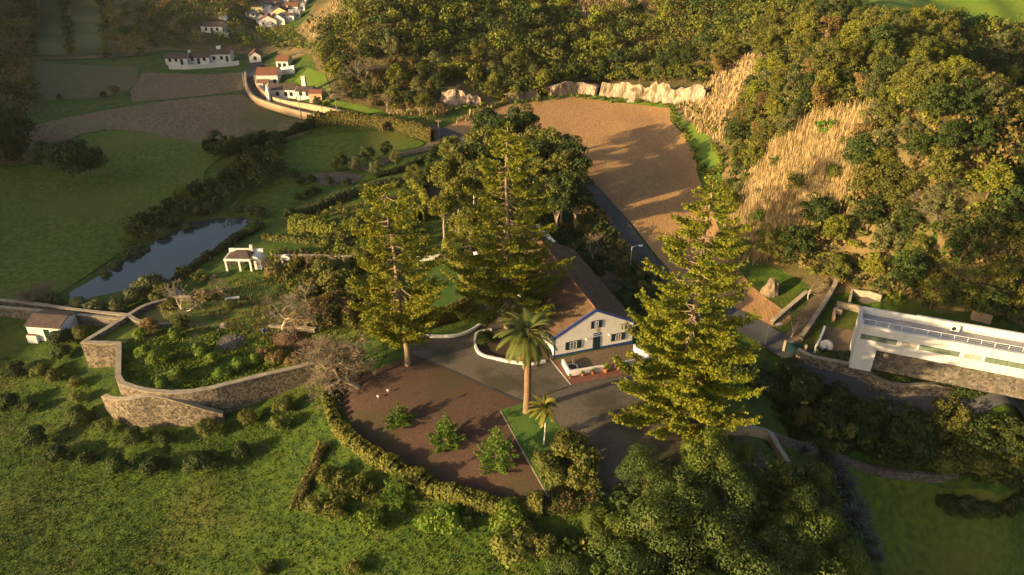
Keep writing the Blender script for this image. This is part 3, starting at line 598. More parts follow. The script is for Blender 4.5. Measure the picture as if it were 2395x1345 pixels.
MB_ = [(1060,500),(1100,470),(1250,470),(1300,500),(1290,560),(1180,560),(1100,600),(1060,560)]
o = stuff_wood('grove_undergrowth', scatter(MB_, 1.8, 700, 46, []), 46, ['dark green', 'olive', 'yellow-green'], 1.6, 3.0, 260); o['label'] = 'undergrowth below the pale-trunked grove'
BR = [(1420,1200),(1500,1180),(1620,1120),(1790,1130),(1870,1150),(1960,1270),(1990,1360),(1300,1360),(1330,1310)]
o = stuff_wood('corner_undergrowth', scatter(BR, 2.0, 900, 47, []), 47, ['dark green', 'dark green', 'olive'], 1.2, 2.4, 240); o['label'] = 'dark undergrowth below the domed trees'
HL_ = [(470,345),(560,335),(660,330),(665,400),(640,430),(560,470),(460,500),(340,570),(290,590),(285,555),(390,490),(500,430),(545,390)]
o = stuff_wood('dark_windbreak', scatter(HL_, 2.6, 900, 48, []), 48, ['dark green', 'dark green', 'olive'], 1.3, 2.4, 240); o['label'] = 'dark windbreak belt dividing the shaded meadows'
GT = [(630,612),(700,606),(880,602),(905,700),(900,780),(860,770),(790,775),(745,765),(735,720),(650,660)]
o = stuff_wood('garden_thicket', scatter(GT, 1.7, 700, 51, []), 51, ['olive', 'yellow-green', 'brown', 'olive'], .8, 1.7, 190); o['label'] = 'tangled shrubs filling the right side of the walled garden'
# ------------------------------------------------------------------ norfolk pines
def norfolk(name, label, x, y, z, Ht, prof, seed, lean=(0, 0), spacing=.62, r0=.42, nm=M_pine, dens=1.0, tuft=.115, bls=1.0, star=False, group='tall whorled pines round the house', bend=1.0):
    rs = np.random.RandomState(seed); o = thing(name, label, 'tree', (x, y, z), 0, group)
    t = MB(); br = MB(); C = []; N = []
    def axis(h): return Vector((lean[0] * h / Ht + .12 * math.sin(h * .5), lean[1] * h / Ht, h))
    hs = np.linspace(-.5, Ht, 16); t.tube([axis(h) for h in hs], [r0 * (1 - .9 * max(0, h) / Ht) + .02 for h in hs], M_branch, 10)
    h = Ht * prof[0][0]
    pz = [p[0] * Ht for p in prof]; pr = [p[1] for p in prof]
    while h < Ht * .995:
        Rr = np.interp(h, pz, pr); nb_ = 5 + rs.randint(0, 2) if Rr > 1 else 5; a0 = rs.rand() * 6.28
        for k in range(nb_):
            if rs.rand() < .1: continue
            a = a0 + k * 6.283 / nb_ + rs.uniform(-.25, .25); L = Rr * (rs.uniform(.9, 1.06) if star else rs.uniform(.5, 1.15)); hb = h + rs.uniform(-.2, .2); d = Vector((math.cos(a), math.sin(a), 0)); s = Vector((-d.y, d.x, 0))
            m_ = max(3, int(L / .5) + 1); pts = []
            droop = rs.uniform(.10, .22) * bend; lift = rs.uniform(.16, .32) * bend
            for i in range(m_ + 1):
                u = i / m_; pts.append(axis(hb) + d * (L * u) + s * (math.sin(u * 2 + k) * .12 * L * .3) + Vector((0, 0, L * (-droop * math.sin(u * 2.2) + lift * u ** 2.6))))
            br.tube(pts, [max(.012, .065 * (1 - .85 * i / m_) * min(1, L / 4 + .2)) for i in range(m_ + 1)], M_branch, 5)
            st = .34 / (dens if h < Ht * .5 else 1.15); u = (rs.uniform(.25, .5) if h > Ht * .45 else rs.uniform(.1, .38)) if L > 2 else .05
            while u <= 1.0:
                f = u * m_; i = min(int(f), m_ - 1); p = pts[i].lerp(pts[i+1], f - i)
                bl = (1.15 - .75 * abs(u - .6)) * min(1.0, .35 + L / 6) * rs.uniform(.6, 1.1) * (1.0 if L > 1 else .6) * bls
                if star: bl = .42 * L * (1.06 - u)
                for sd in (-1, 1):
                    dd = (d * .62 + s * sd * .8 + Vector((0, 0, rs.uniform(-.1, .25)))).normalized(); kk = max(2, int(bl / .15))
                    for j in range(kk):
                        v = (j + .5) / kk; c = p + dd * (bl * v) + Vector((rs.uniform(-.06, .06), rs.uniform(-.06, .06), .06 + .16 * v * v + rs.uniform(-.08, .1)))
                        C.append(c); nn = Vector((rs.normal() * .7, rs.normal() * .7, .8 + rs.rand())); N.append(nn)
                u += st / L * rs.uniform(.7, 1.3)
        h += spacing * rs.uniform(.75, 1.3) * (1.5 if h > Ht * .5 else 1) * (1 if Rr > 1.5 else .6)
    c = MB(); C2 = np.array(C); N2 = np.array(N)
    for q_ in range(4): c.quads(rquads(C2 + rs.normal(size=C2.shape) * np.array([.10, .10, .06]) * tuft / .12, N2 + rs.normal(size=C2.shape) * .8 * q_, tuft, rs, .7), nm)
    t.build('trunk', o, True); br.build('branches', o); c.build('foliage', o); return o
norfolk('norfolk_pine', 'tall flat-topped pine with bare lower trunk left of the house forecourt', -12.9, 75.9, 0, 24, [(.17,2.4),(.22,4.2),(.4,5.8),(.55,5.4),(.72,4.4),(.8,3.4),(.88,4.2),(.95,3.8),(1,1.6)], 1, lean=(-1.0, 0), dens=1.25)
norfolk('norfolk_pine', 'tallest pine, rising behind the palm over the long tiled roof', -.6, 84.2, 0, 28.2, [(.12,6.3),(.2,8.0),(.38,7.3),(.52,5.9),(.66,5.2),(.76,4.2),(.86,3.2),(.93,2.2),(.97,1.2),(1,.5)], 2, spacing=.64, r0=.48, dens=1.25)
norfolk('norfolk_pine', 'broad shaggy pine right of the house, foliage down to the gravel', 18.3, 64.0, 0, 29.6, [(.06,5.4),(.12,7.8),(.25,7.3),(.42,6.6),(.55,5.2),(.66,5.6),(.78,4.6),(.86,3.4),(.92,2.3),(.97,1.2),(1,.4)], 3, spacing=.58, r0=.5, dens=1.45)
for a, b, h, r, lab, dk in ((932,993,3.0,1.9,'smallest young pine on the red gravel, nearest the stone garden', 1),(1042,1042,4.3,2.2,'middle young pine on the red gravel', 1),(1160,1086,5.2,2.4,'largest young pine on the red gravel beside the lawn wedge', 1),(930,1175,4.6,2.1,'dark young pine just outside the flowering hedge', 1)):
    x, y, z = G(a, b); norfolk('young_pine', lab, x, y, z, h, [(.05, r * .9),(.12, r * 1.1),(.35, r * .85),(.6, r * .5),(.85, r * .22),(1, .1)], a, spacing=.62, r0=.07, nm=M_pine2, dens=2.6, tuft=.075, bls=.85, star=True, group='young pines by the red gravel', bend=.9)

# ------------------------------------------------------------------ palms
def palm(name, label, x, y, z, hT, RL, nf, seed, trunk_r, tm, wind=0.0, fm=None, leaflet=.5, dead=0):
    rs = np.random.RandomState(seed); o = thing(name, label, 'palm', (x, y, z)); t = MB()
    k = 18; pts = [(.25 * math.sin(i / k * 2.0) - .25 * i / k, 0, hT * i / k - (.3 if i == 0 else 0)) for i in range(k + 1)]
    t.tube(pts, [trunk_r * (1.25 - .35 * min(1, i / 4) + .06 * (i % 2) + (.35 * (i / k - .75) * 3 if i / k > .75 and tm is M_palmtrunk else 0)) for i in range(k + 1)], tm, 12); t.build('trunk', o, True)
    top = Vector(pts[-1]); fm = fm or M_frond
    def fronds(n, emin, emax, m, mb, dry=False):
        Q = []
        for i in range(n):
            a = i * 2.399 + rs.uniform(-.2, .2); e = math.radians(emin + (emax - emin) * (i / max(1, n - 1)) ** .8); L = RL * rs.uniform(.88, 1.1)
            d = Vector((math.cos(a), math.sin(a), 0)); p = top.copy(); pp = [p.copy()]; seg = 9; el = e
            for s in range(seg):
                dirv = d * math.cos(el) + Vector((0, 0, math.sin(el))); dirv += Vector((-wind, wind * .15, 0)) * (s / seg); dirv.normalize(); p = p + dirv * (L / seg); pp.append(p.copy()); el -= math.radians(rs.uniform(8, 13) * (1 if not dry else .4))
            mb.tube(pp, [.045 * (1 - .8 * s / seg) for s in range(seg + 1)], M_frondtan, 4)
            for s in range(1, seg * 5):
                f = s / 5; j = min(int(f), seg - 1); c = pp[j].lerp(pp[j+1], f - j); ax = (pp[j+1] - pp[j]).normalized(); sd = ax.cross(Vector((0, 0, 1))).normalized(); up = sd.cross(ax); u = f / seg
                ll = leaflet * (math.sin(math.pi * min(1, .12 + u * .85)) ** .6) * rs.uniform(.8, 1.1)
                for g in (-1, 1):
                    dd = (sd * g * .75 + ax * .6 + up * (.22 if not dry else -.5) + Vector((-wind * .8, 0, -.1))).normalized(); wv = ax * .05
                    Q.append([c - wv, c + wv, c + dd * ll + wv * .3 - Vector((0, 0, ll * .18)), c + dd * ll - wv * .3 - Vector((0, 0, ll * .18))])
        mb.quads(np.array([[tuple(v) for v in q_] for q_ in Q]), m)
    mb = MB(); fronds(nf, -32, 82, fm, mb); mb.build('crown', o)
    if dead: mb = MB(); fronds(dead, -72, -50, M_frondtan, mb, True); mb.build('dead_fronds', o)
    return o
palm('date_palm', 'large palm with thick orange trunk in front of the white house', 1.65, 66.1, 0, 10.9, 3.8, 62, 4, .42, M_palmtrunk, leaflet=.55, dead=9)
x, y, z = G(1272, 1040); palm('young_palm', 'slender white-stemmed palm with windblown fronds on the lawn wedge', x, y, z, 4.9, 2.0, 15, 6, .075, M_whiteold, wind=.75, fm=LEAF['yellow-green'], leaflet=.45, dead=3)

# ------------------------------------------------------------------ bare trees
def bare_mesh(seed, Ht, spread, lv=5, r0=.16, tw=.012):
    rs = np.random.RandomState(seed); t = MB(); b = MB()
    def grow(p, d, L, r, l):
        pts = [p]; dd = d.copy()
        for i in range(3):
            dd = (dd + Vector(rs.normal(size=3) * .16)).normalized(); pts.append(pts[-1] + dd * (L / 3))
        (t if l <= 1 else b).tube(pts, [r, r * .85, r * .72, r * .6], M_twig if l > 1 else M_barkpale, 6 if l < 2 else 3, cap=False)
        if l >= lv: return
        for k in range(3 if l < 2 else rs.randint(3, 5)):
            nd = (dd * .9 + Vector((rs.normal(), rs.normal(), rs.normal() * .45 + .12)) * spread).normalized(); st = pts[-1] if k else pts[2]
            grow(st, nd, L * rs.uniform(.62, .85), max(tw, r * .56), l + 1)
    grow(Vector((0, 0, -.2)), Vector((rs.uniform(-.2, .2), 0, 1)), Ht * .30, r0, 0)
    return b.mesh('branches'), t.mesh('trunk')
BARE = [bare_mesh(1, 6, .75, 5, .16, .015), bare_mesh(2, 6, .9, 6, .2, .014), bare_mesh(3, 6, .6), bare_mesh(9, 6, 1.05, 7, .24, .014)]
def bare(label, a, b, s, k, rz=0, wide=1.0, group='leafless trees'):
    x, y, z = G(a, b); o = thing('bare_tree', label, 'tree', (x, y, z), rz, group, (s * wide, s * wide, s)); part('branches', BARE[k][0], o); part('trunk', BARE[k][1], o); return o
for a in [('pale leafless tree left of the open white garden shed, by the pond',445,738,1.15,0,.5,1.2),('leafless tree just in front of the open white garden shed',515,690,.75,1,1.5),('wide leafless tree in the middle of the walled garden',662,770,1.2,1,2.2,1.3),
 ('largest tangled leafless tree at the corner of the red gravel',842,905,1.3,3,.3,1.2),('tangled leafless shrub tree behind the largest leafless one',790,850,1.1,3,2.3,1.2),('leafless reddish tree beside the road past the long roof',1392,590,.95,0,2),('low leafless bush below the roadside lamp, wide and round',1440,690,.8,3,1.1,1.15),
 ('leafless sapling between long roof and road',1385,620,.7,2,4),('pale leafless shrub at the field edge by the farm gate',1850,790,.85,2,3),('grey leafless shrub beside the near left end of the pond',60,715,.75,3,4,1.3),
 ('tall russet leafless tree on the valley hillside, left one',858,215,1.9,2,0),('russet leafless tree on the valley hillside, right one',882,205,1.7,0,2),('leafless tree behind the orange roadside house',770,240,1.15,1,2.2,1.3),
 ('pale leafless tree at the foot of the wood above the roof terrace',2270,700,.9,2,5),('silvery leafless tree high on the right slope',2190,520,1.1,1,5),('leafless tree between the garden shed and the arch',620,640,.7,0,3.3),('leafless shrub right of the wide garden tree',725,720,.9,1,.2),
 ('leafless tree behind the left tall pine',870,700,.9,0,3),('pale bare shrub under the wood left of the flat building',1890,700,.8,2,1.0),('leafless tree above the upper road bend beside the field',905,262,1.0,2,3.9)]: bare(*a)

# ------------------------------------------------------------------ grove and other trees placed one by one
GRV = {h: [mk_tree(500 + i * 7 + k, LEAF[h], Rr=3.0, H0=13, base=.42, nb=26, br=1.25, nq=190, size=.17, bark=M_barkpale, limbs=11) for k in range(2)] for i, h in enumerate(['olive', 'dark green', 'yellow-green'])}
for i, (a, b, h, s) in enumerate([(1045,500,'yellow-green',.8),(1085,480,'olive',.9),(1130,440,'olive',.95),(1170,420,'dark green',1.0),(1145,395,'dark green',1.0),(1215,400,'dark green',1.05),(1250,440,'olive',.95),(1290,455,'olive',1),(1330,470,'dark green',.95),(1352,505,'dark green',.85),(1310,500,'olive',.9),
    (1270,510,'olive',.85),(1075,545,'yellow-green',.8),(1040,560,'yellow-green',.65),(1110,520,'olive',.85),(1150,500,'yellow-green',.8),(1100,590,'yellow-green',.6),(1130,470,'dark green',.9),(1190,460,'dark green',.9),(1230,480,'dark green',.95),(1270,470,'dark green',.9),(1310,540,'dark green',.8),(1240,560,'dark green',.7),(1300,560,'dark green',.7),(1345,545,'dark green',.7),(1060,430,'olive',.75),(1200,520,'olive',.8)]):
    x, y, z = G(a, b); put(rnd.choice(GRV[h]), 'grove_tree', 'pale-trunked tree', 'tree', h, x, y, z, s, 'grove between the tall pine and the field')
for i, (a, b, h, s) in enumerate([(800,395,'dark green',.5),(830,400,'grey-green',.45),(860,385,'dark green',.55),(905,368,'dark green',.55),(880,410,'grey-green',.5),(925,385,'olive',.35),(785,400,'olive',.35),
    (650,345,'dark green',.5),(620,340,'dark green',.55),(590,352,'dark green',.6),(560,366,'dark green',.62),(530,380,'dark green',.6),(500,350,'dark green',.4),(656,410,'dark green',.5),(600,400,'dark green',.6),(570,420,'dark green',.55),(535,440,'dark green',.55),(500,455,'dark green',.55),(465,470,'dark green',.55),(430,485,'olive',.5),(400,500,'dark green',.5),(370,520,'dark green',.5),(335,535,'dark green',.5),(310,560,'olive',.5),(635,400,'dark green',.5),
    (270,225,'brown',.5),(245,232,'dark green',.35),(140,235,'olive',.3),
    (680,520,'dark green',.4),(1060,370,'dark green',.5),(1010,400,'dark green',.6),(1015,430,'olive',.5),(990,450,'dark green',.5),(970,440,'olive',.55),(960,250,'dark green',.6),(990,262,'olive',.55),(1030,262,'brown',.4),(1000,280,'olive',.35),(745,250,'dark green',.35),(1860,960,'dark green',.6),(1840,900,'dark green',.55),(1870,1000,'olive',.5),(1930,985,'dark green',.6),(2010,1010,'dark green',.6),(2120,1040,'dark green',.7),(2260,1060,'dark green',.75),(2350,1075,'dark green',.8),(2200,1030,'olive',.7)]):
    x, y, z = G(a, b); put(rnd.choice(FOREST[h]), 'broadleaf_tree', 'valley tree', 'tree', h, x, y, z - .3, s, 'trees in the valley fields')
# domed coastal trees at the lower right
DOMED = mk_tree(720, LEAF['dark green'], Rr=3.6, H0=7.5, base=.02, nb=28, br=1.5, nq=330, size=.13, flat=.95, rand=.3)
DOME = [mk_tree(700 + k, leafmat('dome_leaf', (.035,.068,.014), (.10,.135,.028)) if k != 1 else leafmat('dome_leaf_bright', (.055,.095,.014), (.13,.16,.024)), Rr=3.5, H0=8.5, base=.12, nb=26, br=1.45, nq=520, size=.095, flat=1.0, limbs=8, rand=.25) for k in range(3)]
for a, b, s, lab in ((122,400,.95,'dark round tree on the mound meadow, left of the pair'),(190,425,1.25,'largest dark round tree on the mound meadow, right of the pair'),(20,345,1.3,'dark round tree at the left picture edge, upper one'),(15,385,1.2,'dark round tree at the left picture edge, lower one')):
    x, y, z = G(a, b); o = thing('round_tree', lab, 'tree', (x, y, z), a, 'dark round trees in the left meadow', s); part('crown', DOMED[0], o); part('trunk', DOMED[1], o)
for a, b, zc, s, k in ((1330,1325,-1,.62,0),(1420,1230,-.5,.6,1),(1440,1310,0,.85,0),(1540,1220,1,.9,0),(1560,1320,1.5,1.0,2),(1500,1140,-.5,.6,0),(1600,1150,1,.75,2),(1650,1080,1,.75,1),(1690,1230,1,1.0,0),(1700,1130,1.5,.8,2),(1790,1230,-.5,.8,1),(1770,1300,0,1.05,0),(1880,1210,-3,.9,1),(1870,1310,-3,1.0,1),(1640,1330,1,.9,0),(1960,1300,-6,.8,1),(1720,1060,.5,.5,1)):
    x, y, _ = P(a, b, zc); put(DOME[k], 'domed_tree', 'domed tree', 'tree', 'deep green' if k != 1 else 'bright green', x, y, H(x, y) - .3, s, 'domed trees at the lower right')
# ------------------------------------------------------------------ shrubs one by one
SH = [('dark green',q) for q in [(191,985,2.0),(90,1040,1.9),(134,1075,1.9),(204,1085,1.6),(318,1035,1.6),(281,1102,1.7),(361,1110,2.1),(478,1098,2.3),(388,1037,1.5),(569,1068,1.5),(150,805,2.3),(20,960,1.9),(40,880,2.0),(147,840,1.9),(75,965,1.5)]]
SH += [('olive',q) for q in [(187,940,1.4),(251,1012,1.5),(488,1015,1.7),(582,990,1.6),(666,962,1.9),(656,1005,1.5),(100,885,1.6),(133,893,1.7),(197,795,1.8),(180,905,1.3),(800,1160,1.7),(850,1165,1.6),(770,1130,1.4),(745,1200,1.7),(790,1210,1.3)]]
SH += [('fresh green',q) for q in [(870,1235,1.5),(1040,1235,1.5),(1065,1225,1.6),(1190,1225,1.8),(1000,1235,1.3),(470,830,1.4),(500,850,1.2),(560,860,1.5),(600,850,1.4),(340,830,1.4),(370,850,1.6),(420,880,1.3),(380,905,1.2),(520,880,1.2),(640,850,1.2),(410,790,1.2),(330,790,1.2)]]
SH += [('olive',q) for q in [(1200,1310,2.4),(1225,1270,1.6),(1270,1300,1.5),(830,1335,1.0),(620,1340,1.1),(1275,1100,1.5),(1300,1130,1.4),(1360,1110,1.8),(1330,1065,2.0),(1345,1140,1.4),(1385,1150,1.2),(1260,1080,.9)]]
SH += [('brown',q) for q in [(650,850,1.5),(690,855,1.4),(620,835,1.4),(590,620,1.2),(640,650,1.5),(750,740,1.9),(700,760,1.4),(780,720,1.7),(820,750,1.6),(740,680,1.5),(480,700,1.3),(350,770,1.2),(900,310,1.5),(870,250,1.4),(885,235,1.2)]]
SH += [('olive',q) for q in [(400,730,1.5),(430,760,1.3),(370,710,1.2),(470,660,1.3),(540,720,1.1),(720,700,1.9),(760,650,2.0),(800,640,1.6),(850,620,1.8),(700,620,1.3),(660,640,1.2),(790,680,2.0),(840,700,1.8),(760,770,1.7),(880,640,1.5),(380,690,1.4),(1135,800,1.2)]]
SH += [('dark green',q) for q in [(1135,805,1.3),(560,360,1.2),(690,415,1.3),(705,432,1.0),(730,425,1.0),(772,432,1.0),(812,434,1.0),(740,450,.9),(850,440,1.0),(700,470,1.0),(720,460,1.0),(1420,690,1.7),(1460,720,1.6),(1500,740,1.7),(1490,700,1.6),(1400,650,1.7),(1350,600,1.7),(1370,640,1.5),(1330,570,1.7),(1440,730,1.6),(1480,760,1.4),(1380,680,1.6),(1420,640,1.3)]]
SH += [('grey-green',q) for q in [(465,505,1.3),(490,498,1.4),(555,495,1.2),(590,498,1.3),(610,510,1.4),(380,560,1.5),(340,592,1.3),(310,602,1.5),(270,630,1.2),(250,650,1.1),(130,712,1.2),(180,722,1.5),(225,725,1.4),(280,728,1.4),(320,705,1.7),(345,690,1.9),(365,675,1.8),(440,540,1.1),(410,525,1.2)]]
r2 = random.Random(77)
for _ in range(46):
    a, b = r2.uniform(1765, 2400), r2.uniform(885, 1110)
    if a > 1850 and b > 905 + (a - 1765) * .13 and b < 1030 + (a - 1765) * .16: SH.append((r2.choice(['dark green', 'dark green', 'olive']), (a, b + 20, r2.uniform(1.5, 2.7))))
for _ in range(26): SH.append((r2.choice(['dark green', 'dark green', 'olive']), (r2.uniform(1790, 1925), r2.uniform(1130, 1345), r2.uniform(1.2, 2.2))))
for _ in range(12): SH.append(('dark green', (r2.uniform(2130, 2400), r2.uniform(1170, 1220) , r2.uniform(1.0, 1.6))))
for hue, (a, b, s) in SH:
    s *= .84 if b > 780 and a < 760 else 1
    x, y, z = G(a, b); w_ = rnd.uniform(.9, 1.15)
    put(SHRUB[hue][0 if (b > 780 and a < 760) else rnd.randint(0, 1)], 'shrub', 'shrub', 'shrub', hue, x, y, z - .1, (s * w_, s * w_, s * rnd.uniform(.75, 1.1)), 'single shrubs', 'small' if s < 1.25 else 'large' if s > 1.75 else '')

# ------------------------------------------------------------------ hedges
def hedge(label, path, wd, ht, lm, seed, dens=110, size=.11, rag=.15, name='hedge', cat='hedge', lm2=None, surf=False):
    rs = np.random.RandomState(seed); pw = resample([p for p in catmull([G(a, b, surf)[:2] for a, b in path], 6)], .5); mb = MB(); n = len(pw); f = HS if surf else H
    o0 = G(*path[len(path) // 2], surf); ox, oy, oz = o0; C = []; N = []; L = n * .5; k = 8; vs = []
    for i, p in enumerate(pw):
        d = pw[min(i+1, n-1)] - pw[max(i-1, 0)]; d /= np.linalg.norm(d) + 1e-9; nb = np.array([-d[1], d[0]]); g = f(*p)
        hh = ht * (1 + rag * float(vnoise(np.array(i * .5), np.array(0.), seed, 1.3)) + rag * .5 * rs.normal() * .4); ww = wd * (1 + rag * float(vnoise(np.array(i * .5), np.array(9.), seed, 1.9)))
        for j in range(k):
            th = math.pi * j / (k-1); cx = math.cos(th); sx = math.sin(th); ex = math.copysign(abs(cx) ** .6, cx) * ww * .4; ez = sx ** .6 * hh * .88
            q = p + nb * ex; vs.append((q[0]-ox, q[1]-oy, g - .1 + ez - oz))
        m_ = int(dens * .5 * (ht * 2 + wd) / 3 * (1 if 0 < i < n-1 else 2))
        th = rs.rand(m_) * math.pi; cx = np.cos(th); sx = np.sin(th); jit = 1 + rs.uniform(-.13, .10, m_); ex = np.sign(cx) * np.abs(cx) ** .6 * ww * .5 * jit; ez = sx ** .6 * hh * jit; al = rs.uniform(-.3, .3, m_)
        C.append(np.stack([p[0] + nb[0]*ex + d[0]*al - ox, p[1] + nb[1]*ex + d[1]*al - oy, g + ez - oz], 1)); N.append(np.stack([nb[0]*cx, nb[1]*cx, sx], 1) + .5 * rs.normal(size=(m_, 3)))
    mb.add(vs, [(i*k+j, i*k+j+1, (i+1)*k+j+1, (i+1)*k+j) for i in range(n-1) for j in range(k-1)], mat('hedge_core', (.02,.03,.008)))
    Q = rquads(np.concatenate(C), np.concatenate(N), size, rs)
    if lm2: sel = rs.rand(len(Q)) < .4; mb.quads(Q[~sel], lm); mb.quads(Q[sel], lm2)
    else: mb.quads(Q, lm)
    o = mb.build(name); o.location = (ox, oy, oz); tag(o, label, cat, 'hedges'); return o
LD, LO, LY, LG, LB, LF = (LEAF[k] for k in ('dark green', 'olive', 'yellow-green', 'grey-green', 'brown', 'fresh green'))
M_flower = leafmat('hedge_flowers', (.42,.34,.24), (.30,.13,.09), rnd=.02)
hedge('long curving flowering hedge round the left and lower side of the red gravel', [(775,862),(768,930),(790,1000),(850,1062),(920,1105),(1000,1145),(1090,1180),(1180,1196),(1260,1195)], 1.7, 1.7, LO, 1, dens=330, rag=.35, lm2=LY)
hedge('short dark hedge with pale blossoms below the lawn wedge', [(1262,1195),(1320,1192),(1392,1172)], 1.6, 1.6, LD, 2, dens=300, rag=.25, lm2=M_hedgerust)
hedge('tall golden hedge along the drive beside the small front lawn', [(1045,592),(1062,618),(1085,655),(1108,700)], 1.3, 2.2, M_hedgeyel, 3, dens=260, rag=.15)
hedge('rusty brown clipped hedge at the round end of the small front lawn', [(1105,712),(1085,735),(1040,752),(990,768),(960,765)], 1.4, 2.0, M_hedgerust, 4, dens=260, lm2=LO)
hedge('tall rusty windbreak hedge below the valley road', [(725,298),(790,292),(850,296),(910,304),(960,316),(1010,332)], 1.5, 3.0, M_hedgerust, 5, dens=150, size=.16, lm2=LO)
hedge('rough dark hedge from the windbreak to the stubble field', [(725,300),(690,312),(650,325),(600,338),(520,345),(480,352)], 1.4, 1.8, LD, 6, dens=110, size=.16, rag=.35)
hedge('clipped grey-green hedge behind the kitchen garden, long upper one', [(690,512),(740,492),(800,468),(870,447),(940,432)], 1.8, 1.6, LG, 7, dens=160, size=.13)
hedge('clipped bright green hedge block below the kitchen garden', [(690,545),(740,548),(790,552),(835,545)], 2.6, 2.6, LY, 8, dens=170, size=.13, rag=.25)
hedge('sunlit hedge curving beside the upper drive', [(955,430),(985,460),(1000,500),(985,520)], 1.4, 2.2, LY, 9, dens=160, size=.14)
hedge('low dark planting row along the near bank of the pond', [(610,535),(560,560),(500,598),(460,622),(410,660),(370,690)], 1.5, 1.2, LD, 10, dens=120, size=.13, rag=.4, lm2=LG)
hedge('dark low hedge along the wall below the flat white building', [(1910,838),(2000,852),(2150,885),(2300,915),(2450,945)], 1.6, 1.5, LD, 11, dens=170, size=.11, rag=.3)
hedge('dark hedge beside the small cross lane lawn', [(880,415),(940,400),(1000,372),(1020,350)], 1.2, 1.0, LD, 12, dens=100, size=.15, rag=.3)
hedge('dark bank hedge behind the walled kitchen garden lawn', [(620,560),(700,568),(790,572),(850,570)], 1.2, .9, LO, 13, dens=120, size=.13, rag=.3)
hedge('overgrown brushy strip running down the meadow below the hedge', [(755,1050),(738,1090),(715,1140),(692,1190)], .9, .8, LO, 14, dens=170, size=.09, rag=.5, lm2=LB)
hedge('dark shrub belt along the road side of the long roof', [(1310,570),(1360,620),(1420,680),(1480,735),(1520,780)], 2.2, 1.8, LD, 15, dens=150, size=.12, rag=.4)
hedge('row of mixed border plants along the upper garden wall', [(650,605),(720,600),(800,602),(900,598)], 1.2, 1.1, LY, 16, dens=120, size=.12, rag=.5, lm2=LB)
hedge('clipped dark hedge on the slope right of the broad pine', [(1765,885),(1800,905),(1830,935),(1838,955)], 1.8, 1.6, LD, 18, dens=170, size=.12)
hedge('dark verge growth between the shaded road and the forecourt', [(1560,790),(1640,830),(1720,870),(1800,915),(1850,940)], 2.2, 1.6, LD, 17, dens=150, size=.13, rag=.4)
# agaves
def agave_mesh(seed):
    rs = np.random.RandomState(seed); mb = MB(); 
    for i in range(34):
        a = i * 2.4; e = math.radians(12 + 66 * (i / 34)); d = Vector((math.cos(a) * math.cos(e), math.sin(a) * math.cos(e), math.sin(e))); s = Vector((-math.sin(a), math.cos(a), 0)); L = rs.uniform(.9, 1.25)
        p0 = Vector((0, 0, .15)); p1 = p0 + d * L * .5; p2 = p0 + d * L + Vector((0, 0, -.15 * L))
        mb.add([p0 - s*.05, p0 + s*.05, p1 + s*.08, p1 - s*.08, p2, p0 + Vector((0,0,-.06)), p1 + Vector((0,0,-.05))], [(0,1,2,3),(3,2,4),(0,3,6,5),(1,5,6,2),(3,4,6),(2,6,4)], M_agave)
    return mb.mesh('agave')
AG = [agave_mesh(1), agave_mesh(2)]
for i, (a, b) in enumerate([(1920,1068),(1935,1085),(1950,1105),(1965,1125),(1975,1145),(1985,1170),(1998,1195),(2012,1215),(2020,1250),(2035,1275),(2045,1310),(2005,1240),(1880,1060),(1990,1215)]):
    x, y, z = G(a, b); o = part('agave', AG[i % 2], None); o.location = (x, y, z); s = rnd.uniform(1.6, 2.4); o.scale = (s, s, s); o.rotation_euler = (0, 0, i); tag(o, None, 'plant', 'agaves along the shaded field edge')
    reg(o, 'agave', 'blue-green', 'spiky', x, y, z + .5)
autolabel()
# ------------------------------------------------------------------ meadow tufts
def tufts(name, poly, n, seed, m, h0, h1, wd, label, per=4, surf=True):
    rs = np.random.RandomState(seed); q = []; xs = [p[0] for p in poly]; ys = [p[1] for p in poly]
    for _ in range(n):
        a, b = rs.uniform(min(xs), max(xs)), rs.uniform(min(ys), max(ys))
        if not inpoly(a, b, poly): continue
        x0, y0, c = G(a, b, surf)
        for _ in range(per):
            x, y = x0 + rs.uniform(-.35, .35), y0 + rs.uniform(-.35, .35); h = rs.uniform(h0, h1); an = rs.uniform(0, 3.14); ca, sa = math.cos(an) * wd, math.sin(an) * wd; l = rs.uniform(-.1, .15)
            q.append([(x-ca, y-sa, c-.05), (x+ca, y+sa, c-.05), (x+ca*.5+l, y+sa*.5+l*.4, c+h), (x-ca*.5+l, y-sa*.5+l*.4, c+h)])
    mb = MB(); mb.quads(q, m); o = mb.build(name); tag(o, label, kind='stuff'); return o
MEAD = [(-40,820),(190,860),(240,960),(370,1010),(530,995),(760,880),(760,940),(800,1050),(900,1130),(1050,1190),(1180,1215),(1300,1210),(1400,1190),(1380,1345),(-40,1345)]
tufts('meadow_grass', MEAD, 12000, 31, M_tuft, .04, .13, .08, 'rough grass of the lower meadow', 4)
tufts('dry_meadow_grass', MEAD, 1500, 32, M_tuftdry, .06, .22, .06, 'dry tufts in the lower meadow', 4)
tufts('garden_weeds', [(290,800),(420,760),(640,780),(720,840),(560,885),(450,910),(350,905),(285,880)], 2200, 33, LF, .05, .3, .14, 'rank green weeds in the walled garden', 5)
tufts('garden_dry_weeds', [(420,700),(700,600),(850,640),(860,800),(700,840),(560,790)], 1700, 34, M_tuftdry, .1, .5, .08, 'dry weeds in the upper walled garden', 4)
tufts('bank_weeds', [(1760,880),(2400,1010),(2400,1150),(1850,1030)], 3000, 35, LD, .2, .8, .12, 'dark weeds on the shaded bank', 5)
tufts('island_weeds', [(1250,1070),(1340,1050),(1400,1130),(1395,1165),(1290,1165)], 900, 36, M_tuftdry, .1, .5, .07, 'straggly weeds on the lawn wedge', 4)
